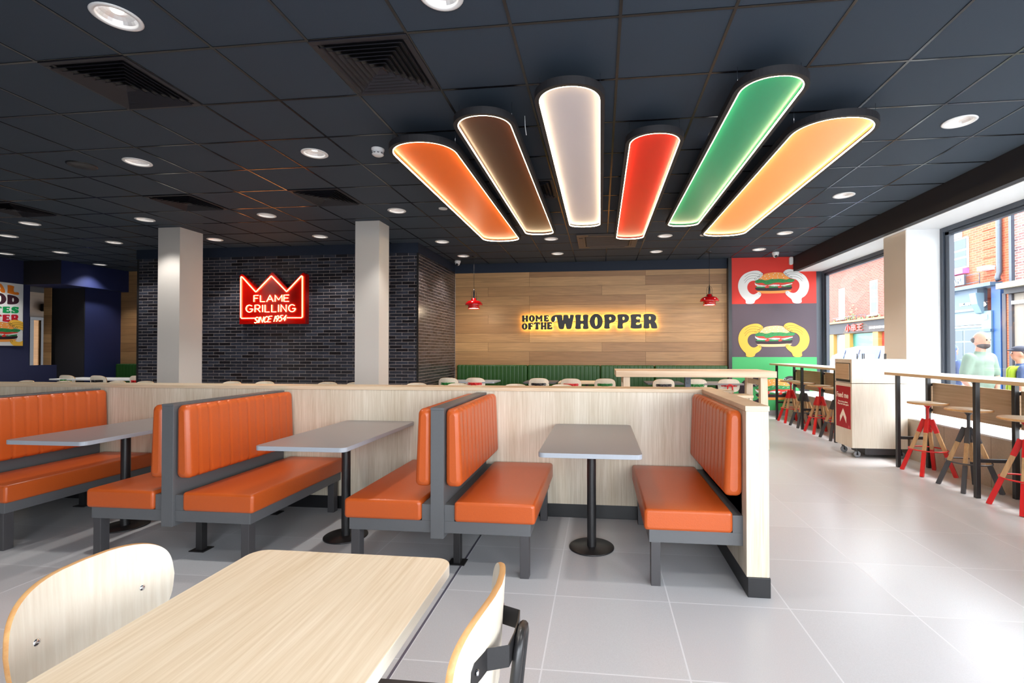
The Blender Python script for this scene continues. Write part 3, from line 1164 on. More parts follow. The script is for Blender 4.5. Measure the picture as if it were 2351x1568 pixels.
for x in (-.24, .24):
    for y in (-.15, .15):
        c_ = MB()
        c_.box(x - .03, x + .03, y - .025, y + .025, .108, .115)
        c_.bar((x, y - .018, .108), (x + .015, y - .018, .035), .03, .004)
        c_.bar((x, y + .018, .108), (x + .015, y + .018, .035), .03, .004)
        q = c_.build('castor', BLACKST, bn, .001)
        w_ = MB().lathe([(.012, -.012), (.034, -.012), (.038, -.008), (.038, .008), (.034, .012), (.012, .012)], (0, 0, 0), 28)
        w_ = w_.build('wheel', plain('castor_grey', rgb(130, 132, 136), .5), q)
        w_.rotation_euler = (radians(90), 0, 0)
        w_.location = (x + .015, y, .038)
B(-.14, .26, -.16, .16, .03, .115).build('under_tray', DARKLEG, bn, .01)
for x, y in ((-.2, -.12), (-.08, .0), (.0, .12), (.1, -.12), (.115, -.12)):
    MB().cyl((x, y, 0), .006, 1.146, 1.21, 10).build('rail_pin', BLACKST, bn)
MB().add([(-.22, .14, 1.15), (.13, .14, 1.15), (.13, .14, 1.205), (-.22, .14, 1.205)], [(0, 1, 2, 3)]).build('tray_rail', GLASS, bn)

# ------------------------------------------------------------------ ceiling fittings
LEDW = emit('downlight_led', (1.0, .93, .84, 1), 6)
REFL = base('downlight_reflector', (.9, .9, .92, 1), .32, .7)


def make_downlight():
    d = empty('downlight', (0, 0, CEIL), '', 'ceiling light', 'round recessed downlights')
    MB().lathe([(.113, -.001), (.115, -.005), (.108, -.009), (.092, -.009), (.0885, -.004), (.0885, .012)], (0, 0, 0), 40).build('trim_ring', WHITEPL, d)
    m_ = MB()
    # faceted bowl, flattened up into the ceiling void
    m_.lathe([(.0885, .008), (.078, .024), (.060, .036), (.048, .040), (.029, .0405)], (0, 0, 0), 24, False)
    m_.build('reflector', REFL, d)
    MB().lathe([(0, .026), (.026, .027), (.030, .040)], (0, 0, 0), 24, False).build('lamp', LEDW, d)
    l = bpy.data.lights.new('spot', 'SPOT')
    l.energy = SPOT_W
    l.spot_size = radians(98)
    l.spot_blend = .55
    l.color = (1.0, .955, .90)
    l.shadow_soft_size = .05
    lo = bpy.data.objects.new('spot', l)
    lo.location = (0, 0, -.012)
    lo.parent = d
    COL.objects.link(lo)
    return d


dl = make_downlight()
DL = [(-2.59, 2.29, 'largest downlight in the view, near the upper left corner'), (-.80, 2.33, 'downlight cut off by the top picture edge'),
      (-4.39, 4.09, 'downlight left of centre beside the black round speaker'), (-2.59, 4.09, 'downlight left of the smoke detector'),
      (1.01, 4.09, 'downlight peeping out between the red and green light panels'),
      (2.81, 4.09, 'large downlight right of the orange light panels near the bulkhead'), (-8.02, 5.90, 'downlight at far left above the poster wall'),
      (-6.21, 5.90, 'downlight in front of the left column'), (-4.41, 5.90, 'downlight between the two columns'),
      (-2.60, 5.89, 'downlight above and right of the right column'), (2.81, 5.89, 'downlight right of the orange light panel tip'),
      (-8.03, 7.09, 'downlight left of the brick wall'), (-6.20, 7.09, 'downlight by the brick wall right of the left column'),
      (-4.39, 7.09, 'downlight by the brick wall left of the right column'), (-9.80, 7.69, 'downlight before the blue bulkhead'),
      (-10.95, 7.69, 'downlight above the poster'), (-2.60, 7.66, 'downlight beside the brick side wall'),
      (-.79, 7.66, 'downlight left of the ceiling cassette'), (1.01, 7.66, 'downlight right of the ceiling cassette'),
      (2.81, 7.68, 'downlight nearest the window among those before the mural'), (-10.38, 8.88, 'downlight close against the blue bulkhead'),
      (-2.59, 8.86, 'downlight beside the left red pendant'), (-.79, 8.84, 'downlight over the left half of the illuminated sign'),
      (1.01, 8.86, 'downlight over the right half of the illuminated sign'), (2.81, 8.88, 'downlight by the security camera over the mural'),
      (-9.22, 6.50, 'small looking downlight at the far left ceiling')]
XTRA = ((-4.4, .49), (-1.0, .49), (1.0, .49), (-6.2, 2.29), (-8.0, 2.29), (2.8, .49))  # unseen lamps continuing the rows, added because the near part needs light
rect_ = [(LX, FY), (3.69, FY), (3.69, 12), (LX, 12)]
struct(flat('ceiling', [rect_] + [ell(x, y, .0895, .0895, 28)[::-1] for x, y in [d_[:2] for d_ in DL] + list(XTRA)], CEILM, None, 'XY', (0, 0, CEIL + .004), .008))
for k, (x, y, lab) in enumerate(DL):
    o = dl if k == 0 else copy_tree(dl)
    place(o, (x, y, CEIL), lab)
for x, y in XTRA:
    o = copy_tree(dl)
    place(o, (x, y, CEIL), 'unseen recessed downlight added over the near part of the room', group='added downlights over the near part of the room')


def diffuser(cx, cy, lab):
    d = empty('ceiling_vent', (gx0 + .6 * cx + .3, gy0 + .6 * cy + .3, CEIL), lab, 'vent', 'square ceiling air diffusers')
    m_ = MB()
    for (a, b, z0, z1) in ((.297, .262, -.006, -.010),):
        for s_ in (0,):
            m_.box(-a, a, -a, -b, z1, 0)
            m_.box(-a, a, b, a, z1, 0)
            m_.box(-a, -b, -b, b, z1, 0)
            m_.box(b, a, -b, b, z1, 0)
    m_.build('frame', VENTM, d, .002)
    B(-.262, .262, -.262, .262, -.003, -.001).build('throat', BLACKP, d)
    lv = MB()
    n = 7
    for k in range(n):
        a = .255 - k * .036
        b = a - .021
        zo, zi = -.024, -.003
        if k == n - 1:
            b = 0.001
        o4 = [(-a, -a), (a, -a), (a, a), (-a, a)]
        i4 = [(-b, -b), (b, -b), (b, b), (-b, b)]
        for q in range(4):
            w = (q + 1) % 4
            lv.add([(o4[q][0], o4[q][1], zo), (o4[w][0], o4[w][1], zo), (i4[w][0], i4[w][1], zi), (i4[q][0], i4[q][1], zi)], [(0, 1, 2, 3)])
            lv.add([(o4[q][0], o4[q][1], zo + .004), (o4[w][0], o4[w][1], zo + .004), (o4[w][0], o4[w][1], zo), (o4[q][0], o4[q][1], zo)], [(0, 1, 2, 3)])
    lv.build('louvres', VENTM, d)
    return d


diffuser(0, 0, 'square black ceiling vent at the upper left, below the largest downlight')
diffuser(3, 0, 'square black ceiling vent top centre, left of the light panels')
diffuser(-3, 4, 'black ceiling vent above the left column')
diffuser(0, 4, 'black ceiling vent between the columns, right one of two')
diffuser(-7, 4, 'black ceiling vent cut off by the left picture edge')
diffuser(4, 4, 'black ceiling vent peeping between the brown and white light panels')

ac = empty('ceiling_cassette', ((AC[0] + AC[1]) / 2, (AC[2] + AC[3]) / 2, CEIL), 'brown grey air conditioning cassette in front of the illuminated sign', 'air conditioner')
m_ = MB()
m_.box(-.485, .485, -.475, -.36, -.025, 0)
m_.box(-.485, .485, .36, .475, -.025, 0)
m_.box(-.485, -.36, -.36, .36, -.025, 0)
m_.box(.36, .485, -.36, .36, -.025, 0)
m_.build('panel', ACM, ac, .006)
for x in (-.42, .42):
    B(x - .03, x + .03, -.30, .30, -.034, -.025).build('air_flap', DARKLEG, ac, .004)
for y in (-.42, .42):
    B(-.30, .30, y - .03, y + .03, -.034, -.025).build('air_flap', DARKLEG, ac, .004)
gr = B(-.355, .355, -.355, .355, -.016, -.004).build('intake_grille', NEARBLACK, ac, .002)
sl = MB()
for k in range(14):
    y = -.33 + k * .05
    sl.box(-.34, .34, y, y + .012, -.024, -.016)
sl.build('slats', ACM, gr)

o = MB().lathe([(.0, -.012), (.105, -.012), (.115, -.006), (.115, 0)], (0, 0, 0), 40).build('ceiling_speaker', BLACKP)
o.location = (-5.0, 4.10, CEIL)
tag(o, 'round black flush ceiling speaker left of a downlight', 'speaker')
sd = empty('smoke_detector', (-1.975, 4.07, CEIL), 'white smoke detector hanging left of the first orange light panel', 'smoke detector')
MB().lathe([(.056, 0), (.056, -.012), (.050, -.022), (.046, -.024), (.046, -.030), (.052, -.034), (.050, -.052), (.036, -.062), (0, -.064)], (0, 0, 0), 32).build('housing', WHITEPL, sd)
for k in range(10):
    a = 2 * pi * k / 10
    MB().bar((cos(a) * .0515, sin(a) * .0515, -.046), (cos(a + .35) * .0515, sin(a + .35) * .0515, -.046), .006, .006).build('sensor_slot', BLACKP, sd)
for x, y, lab in ((-1.98, 5.87, 'small round white emergency light beside the first orange light panel'), (1.60, 7.68, 'small round white emergency light below the last orange light panel tip')):
    o = MB().lathe([(.055, 0), (.055, -.008), (.03, -.014), (0, -.014)], (0, 0, 0), 28).build('emergency_light', WHITEPL)
    o.location = (x, y, CEIL)
    tag(o, lab, 'emergency light', 'small round emergency lights')
for x, y, lab in ((-2.85, 9.35, 'white dome security camera in the corner by the brick side wall'), (3.20, 9.20, 'white dome security camera in front of the red mural panel')):
    c_ = empty('security_camera', (x, y, CEIL), lab, 'security camera', 'dome security cameras')
    MB().lathe([(.060, 0), (.060, -.016), (.056, -.040), (.045, -.052)], (0, 0, 0), 28).build('housing', WHITEPL, c_)
    e_ = MB().lathe([(.047 * cos(a), -.052 - .047 * sin(a)) for a in [radians(t) for t in range(0, 91, 15)]], (0, 0, 0), 28).build('eyeball', WHITEPL, c_)
    l_ = MB().lathe([(.026, 0), (.026, .012), (.018, .02), (0, .022)], (0, 0, 0), 20).build('lens', BLACKP, c_)
    l_.location = (0, -.028, -.075)
    l_.rotation_euler = (radians(125), 0, 0)
pi_ = MB().prism(rrect(-.035, .035, -.075, .075, .025, 6), -.05, 0, 'Y').build('motion_sensor', WHITEPL, None, .008)
pi_.location = (3.63, 9.6505, 2.965)
tag(pi_, 'white motion sensor where the red mural meets the dark bulkhead', 'motion sensor')

# ------------------------------------------------------------------ bun-shaped light panels
STRIP = emit('warm_led_strip', (1.0, .76, .46, 1), 14)


def paddle(name, cx, y0, y1, w, col, es, lab):
    zb = 2.872
    yc = (y0 + y1) / 2
    p_ = empty('light_panel', (cx, yc, zb), lab, 'light panel', 'coloured hanging light panels')
    h = (y1 - y0) / 2

    def outline(ins, n=28):
        pts = []
        for e, sgn in ((h, 1), (-h, -1)):
            dd = w * .48 if sgn < 0 else w * .36
            ex = 2.0 / 2.12 if sgn < 0 else 2.0 / 2.25
            for k in range(n + 1):
                a = pi * k / n if sgn > 0 else pi + pi * k / n
                ca, sa = cos(a), sin(a)
                x = math.copysign(abs(ca) ** ex, ca) * (w / 2 - ins)
                y = (h - dd) * sgn + math.copysign(abs(sa) ** ex, sa) * (dd - ins)
                pts.append((x, y))
        return pts
    o_, i_ = outline(0), outline(.031)
    n = len(o_)
    m_ = MB()
    secs = [[(x, y, z) for x, y in pp] for pp, z in ((i_, .028), (i_, 0), (o_, 0), (o_, .05), (i_, .05))]
    m_.loft(secs, False, False)
    fr_ = m_.build('rim', NEARBLACK, p_)
    tp = MB().add([(x, y, .049) for x, y in i_], [tuple(range(n))])
    tp.build('cover', NEARBLACK, fr_)
    mm = base('panel_' + name, col, .35, 0, .4, emis=col, es=es)
    MB().add([(x, y, .026) for x, y in i_], [tuple(range(n))]).build('diffuser', mm, p_)
    i2 = outline(.0275)
    m_ = MB()
    m_.loft([[(x, y, z) for x, y in pp] for pp, z in ((outline(.0305), -.0008), (outline(.0365), -.0008), (outline(.0365), .010))], False, False)
    m_.build('led_strip', STRIP, p_)
    for sx, sy in ((-1, -1), (1, -1), (-1, 1), (1, 1)):
        MB().tube([(sx * (w / 2 - .03), sy * (h - .22), .05), (sx * (w / 2 - .03), sy * (h - .22), CEIL - zb)], .0015, 6).build('wire', CHROME, p_)
    return p_


K = 1.1185
paddle('orange', -1.284 * K, 3.17 * K, 6.28 * K, .53 * K, rgb(218, 96, 22), .13, 'orange light panel, leftmost of the six')
paddle('brown', -.745 * K, 2.85 * K, 5.97 * K, .405 * K, rgb(62, 28, 12), .06, 'dark brown light panel, second of the six')
paddle('white', -.177 * K, 2.585 * K, 5.66 * K, .41 * K, rgb(176, 172, 178), .12, 'white light panel, third of the six')
paddle('red', .378 * K, 3.22 * K, 6.345 * K, .40 * K, rgb(196, 30, 18), .12, 'red light panel, the shortest looking of the six')
paddle('green', .948 * K, 2.61 * K, 5.762 * K, .398 * K, rgb(24, 134, 96), .15, 'green light panel, fifth of the six')
paddle('peach', 1.532 * K, 3.13 * K, 6.31 * K, .56 * K, rgb(255, 150, 84), .25, 'pale orange light panel, nearest the windows')
wt = MB().tube([(-.575, 3.62, CEIL), (-.572, 3.62, 2.97), (-.562, 3.615, 2.90)], .003, 6).build('loose_cable', WHITEPL)
tag(wt, 'short white cable hanging beside the brown light panel', 'cable')


# ------------------------------------------------------------------ pendants
def pendant(x, y, zb, lab):
    p_ = empty('pendant_lamp', (x, y, zb), lab, 'pendant lamp', 'red pendant lamps')
    RG = MATS.get('gloss_red') or base('gloss_red', rgb(200, 14, 18), .12, 0, .6, .6)
    MB().lathe([(.0, .215), (.040, .215), (.042, .178), (.075, .172), (.125, .155), (.160, .118), (.168, .085), (.166, .080), (.115, .080), (.108, .055), (.112, .018), (.106, .016), (.100, .05)], (0, 0, 0), 48).build('shade', RG, p_)
    MB().lathe([(0, .026), (.104, .026)], (0, 0, 0), 32, False).build('lamp', emit('pendant_glow', (1, .80, .52, 1), 9) if 'pendant_glow' not in MATS else MATS['pendant_glow'], p_)
    m_ = MB()
    for s_ in (-1, 1):
        m_.tube([(s_ * .046, 0, .19), (s_ * .046, 0, .31), (s_ * .034, 0, .345), (s_ * .012, 0, .36)], .003, 8)
        m_.cyl((s_ * .048, 0, 0), .008, .18, .20, 10)
    m_.build('hanger', BLACKST, p_)
    MB().lathe([(.012, .21), (.018, .23), (.016, .33), (.010, .345), (.006, .39), (.0, .39)], (0, 0, 0), 20).build('socket', BLACKST, p_)
    MB().tube([(0, 0, .385), (0, 0, CEIL - zb - .004)], .0035, 8).build('cord', BLACKST, p_)
    MB().lathe([(.0, CEIL - zb - .025), (.012, CEIL - zb - .022), (.055, CEIL - zb - .008), (.055, CEIL - zb)], (0, 0, 0), 28).build('ceiling_rose', BLACKST, p_)
    l = bpy.data.lights.new('pendant_bulb', 'POINT')
    l.energy = 4
    l.color = (1, .8, .55)
    l.shadow_soft_size = .04
    lo = bpy.data.objects.new('pendant_bulb', l)
    lo.location = (0, 0, -.02)
    lo.parent = p_
    COL.objects.link(lo)


pendant(-2.405, 8.95, 2.035, 'red pendant lamp on the left, near the brick side wall')
pendant(1.975, 9.0, 2.06, 'red pendant lamp on the right, near the mural')

# ------------------------------------------------------------------ slab lettering
G = {}
G['H'] = (215, [[(0, 0), (100, 0), (93, 35), (87, 75), (88, 95), (130, 95), (128, 70), (116, 0), (213, 0), (204, 50), (200, 112), (205, 175), (215, 224), (118, 224), (126, 185), (133, 142), (86, 142), (91, 185), (100, 224), (0, 224), (8, 175), (12, 112), (8, 50)]], [])
G['O'] = (202, [ell(101, 112, 101, 118, 36)], [ell(101, 112, 19, 66, 24)])
G['P'] = (188, [[(0, 0), (115, -2), (155, 5), (183, 35), (187, 65), (175, 100), (145, 125), (105, 132), (88, 142), (86, 180), (98, 222), (0, 222), (8, 172), (12, 112), (8, 52)]], [ell(99, 66, 15, 23, 18)])
G['E'] = (176, [[(0, 0), (157, 0), (164, 17), (162, 52), (147, 60), (132, 42), (107, 40), (92, 52), (88, 67), (97, 80), (122, 82), (137, 74), (147, 82), (147, 127), (137, 137), (122, 127), (97, 130), (84, 144), (90, 160), (117, 164), (142, 152), (157, 142), (174, 150), (176, 192), (167, 222), (0, 222), (7, 172), (10, 112), (7, 52)]], [])
G['R'] = (212, [[(0, -2), (117, -4), (162, 4), (192, 32), (197, 67), (187, 97), (169, 114), (192, 137), (205, 172), (212, 207), (207, 222), (122, 222), (117, 182), (105, 147), (92, 147), (92, 182), (97, 222), (0, 222), (7, 172), (10, 112), (7, 52)]], [ell(100, 64, 14, 25, 18)])
G['W'] = (362, [[(0, 77), (5, 47), (27, 17), (67, 2), (117, 0), (174, 2), (179, 17), (182, 67), (185, 92), (192, 67), (195, 17), (199, 2), (267, 2), (273, 17), (277, 42), (285, 64), (295, 42), (300, 12), (302, 2), (362, 2), (357, 32), (347, 82), (335, 142), (322, 202), (307, 224), (252, 224), (239, 202), (232, 162), (223, 135), (214, 162), (207, 202), (195, 224), (139, 224), (123, 202), (115, 162), (107, 112), (99, 67), (93, 42), (77, 32), (67, 47), (70, 67), (65, 92), (52, 107), (25, 110), (7, 97)]], [])
G['M'] = (250, [[(0, 0), (75, 0), (125, 95), (175, 0), (250, 0), (240, 60), (238, 150), (250, 224), (165, 224), (172, 160), (170, 100), (125, 180), (80, 100), (78, 160), (82, 224), (0, 224), (10, 150), (10, 60)]], [])
G['F'] = (170, [[(0, 0), (160, 0), (168, 60), (140, 65), (128, 42), (92, 40), (90, 80), (118, 82), (130, 72), (142, 78), (142, 132), (130, 140), (118, 128), (90, 128), (92, 180), (104, 224), (0, 224), (8, 172), (10, 112), (8, 52)]], [])
G['T'] = (200, [[(0, 0), (200, 0), (200, 70), (175, 74), (160, 48), (142, 44), (140, 112), (144, 180), (158, 224), (42, 224), (56, 180), (60, 112), (58, 44), (40, 48), (25, 74), (0, 70)]], [])
G['A'] = (220, [[(70, 0), (140, 0), (220, 224), (125, 224), (120, 190), (92, 190), (90, 224), (0, 224)]], [ell(106, 120, 12, 30, 14)])
G['L'] = (180, [[(0, 0), (110, 0), (100, 45), (96, 150), (125, 160), (150, 140), (178, 148), (178, 224), (0, 224), (8, 172), (8, 52)]], [])
G['D'] = (205, [[(0, 0), (110, 0), (170, 20), (204, 70), (205, 150), (172, 205), (110, 224), (0, 224), (8, 172), (8, 52)]], [ell(102, 112, 14, 50, 18)])
G['S'] = (180, [[(175, 10), (172, 90), (150, 92), (120, 58), (92, 50), (88, 66), (120, 84), (165, 110), (180, 160), (160, 212), (110, 228), (60, 218), (0, 224), (4, 140), (28, 138), (50, 172), (84, 184), (92, 168), (60, 142), (14, 116), (2, 60), (24, 14), (70, -4), (120, 6), (140, 10)]], [])
G['B'] = (205, [[(0, 0), (130, 0), (180, 20), (192, 60), (170, 100), (200, 130), (205, 180), (170, 216), (120, 224), (0, 224), (8, 172), (8, 52)]], [ell(98, 60, 14, 20, 14), ell(100, 160, 14, 24, 14)])


def glyph(ch, x0, x1, ztop, zbot, arch=None):
    w, outs, holes = G[ch]
    res = []
    for pl_, sm in [(o_, 1) for o_ in outs] + [(h_, 0) for h_ in holes]:
        q = chaikin(pl_, 2) if sm else pl_
        pts = []
        for (a, b) in q:
            u = x0 + (x1 - x0) * a / w
            t = b / 224
            zt, zb_ = (ztop, zbot) if arch is None else arch(u)
            pts.append((u, zt + (zb_ - zt) * t))
        res.append(pts)
    return res


# halo-lit sign on the oak wall : artwork coordinates (px, py) -> wall metres
sg = empty('illuminated_sign', (-.23, 9.70, 1.68), 'black letters reading HOME OF THE WHOPPER with a yellow halo on the oak wall', 'sign')
SX = lambda a: -1.757 + a * (1.297 + 1.757) / 2351 + .23
SZ = lambda b: 2.166 - b * (2.166 - 1.465) / 537 - 1.68
HALO = emit('yellow_halo_led', (1.0, .62, .13, 1), 9)
BLK = plain('black_letter_face', rgb(30, 30, 34), .5, var=.03, bump=0)
LET = [('W', 583, 945, 148, 372), ('H', 960, 1175, 148, 372), ('O', 1187, 1389, 144, 368), ('P', 1405, 1592, 148, 371), ('P', 1608, 1793, 148, 371),
       ('E', 1808, 1984, 148, 371), ('R', 2003, 2215, 148, 371),
       ('H', 130, 222, 155, 250), ('O', 240, 325, 155, 248), ('M', 345, 448, 155, 250), ('E', 478, 548, 155, 250),
       ('O', 128, 210, 280, 370), ('F', 228, 303, 274, 372), ('T', 318, 410, 268, 372), ('H', 428, 512, 268, 372), ('E', 526, 600, 268, 372)]
for ch, a, b, t, u in LET:
    if b - a < 120:
        a, b, t, u = a - 6, b + 6, t - 2, u + 3
    pg = glyph(ch, SX(a), SX(b), SZ(t), SZ(u))
    lt = flat('letter', pg, BLK, sg, 'XZ', (0, -.028, 0), .018)
    # lit rear face, a touch smaller than the letter
    cx, cz = (SX(a) + SX(b)) / 2, (SZ(t) + SZ(u)) / 2
    k_ = .97
    flat('halo_lamp', [[(cx + (x - cx) * k_, cz + (z - cz) * k_) for x, z in pp] for pp in pg], HALO, lt, 'XZ', (0, .011, 0), .002)
m_ = MB()
for a, b in ((600, 700), (930, 970), (1165, 1195), (1385, 1415), (1585, 1615), (1785, 1815), (1955, 2010)):
    m_.box(SX(a), SX(b), -.034, -.022, SZ(262), SZ(254))
m_.box(SX(130), SX(600), -.034, -.022, SZ(266), SZ(260))
m_.build('connecting_bar', BLK, sg)
m_ = MB()
for a in (160, 280, 400, 520, 700, 850, 1010, 1130, 1250, 1330, 1440, 1640, 1850, 1930, 2050, 2150):
    MBz = (SX(a), SZ(255))
    m_.box(MBz[0] - .004, MBz[0] + .004, -.024, .05, MBz[1] - .004, MBz[1] + .004)
m_.build('stand_off', BLK, sg)

# ------------------------------------------------------------------ neon crown
cr = empty('neon_sign', (-5.573, 7.70, 1.705), 'red crown shaped neon sign reading FLAME GRILLING SINCE 1954 on the dark brick', 'sign')
CX = lambda v: v + 5.573
CZ = lambda v: v - 1.705
REDBOX = base('red_acrylic', rgb(160, 12, 6), .14, 0, .5)
body = [(-6.175, 1.705), (-4.965, 1.705), (-4.965, 2.545), (-5.0, 2.572), (-5.03, 2.562), (-5.292, 2.312), (-5.555, 2.578), (-5.573, 2.585), (-5.592, 2.578), (-5.85, 2.315), (-6.115, 2.562), (-6.15, 2.568), (-6.175, 2.545)]
bl = [(CX(a), CZ(b)) for a, b in body]
bx = flat('back_box', [bl], REDBOX, cr, 'XZ', (0, -.045, 0), .09)
fp = flat('face_panel', [bl], REDBOX, cr, 'XZ', (0, -.094, 0), .006)
NEON = emit('neon_tube', (1.0, .42, .12, 1), 6)
tb = [(-5.869, 1.805), (-6.125, 1.804), (-6.142, 1.82), (-6.145, 2.505), (-6.135, 2.522), (-6.12, 2.515), (-5.875, 2.262), (-5.865, 2.256), (-5.855, 2.262), (-5.59, 2.515), (-5.58, 2.521), (-5.57, 2.515), (-5.31, 2.260), (-5.301, 2.253), (-5.291, 2.260), (-5.04, 2.508), (-5.025, 2.515), (-5.016, 2.505), (-5.013, 1.82), (-5.03, 1.806), (-5.289, 1.808)]
MB().tube([(CX(a), -.112, CZ(b)) for a, b in tb], .0075, 10).build('border_tube', NEON, cr)
arc = lambda cx, cy, rx, ry, a0, a1, n=10: [(cx + rx * cos(radians(a0 + (a1 - a0) * k / n)), cy + ry * sin(radians(a0 + (a1 - a0) * k / n))) for k in range(n + 1)]
SF = {  # single-stroke letters in a 1-high box
    'F': (.62, [[(.62, 1), (0, 1), (0, 0)], [(0, .55), (.5, .55)]]), 'L': (.62, [[(0, 1), (0, 0), (.62, 0)]]),
    'A': (.9, [[(0, 0), (.45, 1), (.9, 0)], [(.17, .36), (.73, .36)]]), 'M': (.95, [[(0, 0), (0, 1), (.475, .25), (.95, 1), (.95, 0)]]),
    'E': (.66, [[(.66, 1), (0, 1), (0, 0), (.66, 0)], [(0, .53), (.56, .53)]]),
    'G': (.95, [arc(.48, .5, .48, .5, 45, 350, 22) + [(.95, .45), (.55, .45)]]),
    'R': (.75, [[(0, 0), (0, 1), (.4, 1)] + arc(.4, .73, .3, .27, 90, -90, 8) + [(0, .46)], [(.35, .46), (.75, 0)]]),
    'I': (.0, [[(0, 0), (0, 1)]]), 'N': (.75, [[(0, 0), (0, 1), (.75, 0), (.75, 1)]]),
    'S': (.6, [arc(.32, .74, .28, .26, 30, 250, 10) + arc(.30, .26, .28, .26, 80, -150, 10)]),
    'C': (.65, [arc(.4, .5, .4, .5, 45, 315, 16)]), '1': (.1, [[(.1, 1), (.1, 0)]]),
    '9': (.6, [arc(.3, .7, .28, .3, 0, 360, 16) + [(.5, .35), (.3, 0)]]),
    '5': (.55, [[(.55, 1), (.1, 1), (.05, .55)] + arc(.24, .32, .28, .32, 110, -140, 12)]),
    '4': (.6, [[(.6, .3), (0, .3), (.45, 1), (.45, 0)]])}


def neonword(word, x0, x1, zb, zt, r, slant=0, rise=0, gap=.3):
    tot = sum(SF[c][0] for c in word if c != ' ') + gap * (len(word) - 1) + sum(.15 for c in word if c == ' ')
    s_ = (x1 - x0) / tot
    x = 0
    for c in word:
        if c == ' ':
            x += .15 + gap
            continue
        w, strokes = SF[c]
        m_ = MB()
        for st_ in strokes:
            pts = []
            for (a, b) in st_:
                X_ = x0 + (x + a) * s_
                Z_ = zb + b * (zt - zb)
                X_ += slant * (Z_ - zb)
                Z_ += rise * (X_ - x0)
                pts.append((CX(X_), -.110, CZ(Z_)))
            m_.tube(pts, r, 8)
        m_.build('tube_letter', NEONL, cr)
        x += w + gap


NEONL = emit('neon_letter', (1.0, .52, .18, 1), 5)
neonword('FLAME', -5.90, -5.262, 2.086, 2.195, .0065, gap=.28)
neonword('GRILLING', -6.045, -5.142, 1.91, 2.03, .0065, gap=.36)
neonword('SINCE 1954', -5.895, -5.325, 1.722, 1.818, .0058, slant=.3, rise=.06, gap=.26)

# ------------------------------------------------------------------ mural
mu = empty('mural', (3.3, 9.655, 0), 'wall mural of drawn hands holding burgers on red, plum and green panels', 'mural')
MRED = plain('mural_red', rgb(222, 52, 38), .6, var=.02, bump=0)
MGREY = plain('mural_plum_grey', rgb(86, 72, 82), .6, var=.02, bump=0)
MGREEN = plain('mural_green', rgb(70, 178, 104), .6, var=.02, bump=0)
MWHITE = plain('mural_white', rgb(236, 238, 236), .6, var=.01, bump=0)
MYEL = plain('mural_yellow', rgb(245, 190, 70), .6, var=.01, bump=0)
MBUN = plain('mural_bun', rgb(246, 160, 76), .6, var=.01, bump=0)
MBUN2 = plain('mural_bun_peach', rgb(248, 190, 140), .6, var=.01, bump=0)
MLET = plain('mural_lettuce', rgb(46, 140, 74), .6, var=.01, bump=0)
MTOM = plain('mural_tomato', rgb(222, 62, 44), .6, var=.01, bump=0)
MPAT = plain('mural_patty', rgb(44, 26, 34), .6, var=.01, bump=0)
MLINE = plain('mural_line', rgb(40, 36, 38), .6, var=.01, bump=0)
for z0, z1, mm in ((2.150, CEIL - .002, MRED), (1.122, 2.150, MGREY), (.10, 1.122, MGREEN)):
    B(2.535 - 3.3, 4.098 - 3.3, -.003, .003, z0, z1).build('panel', mm, mu)
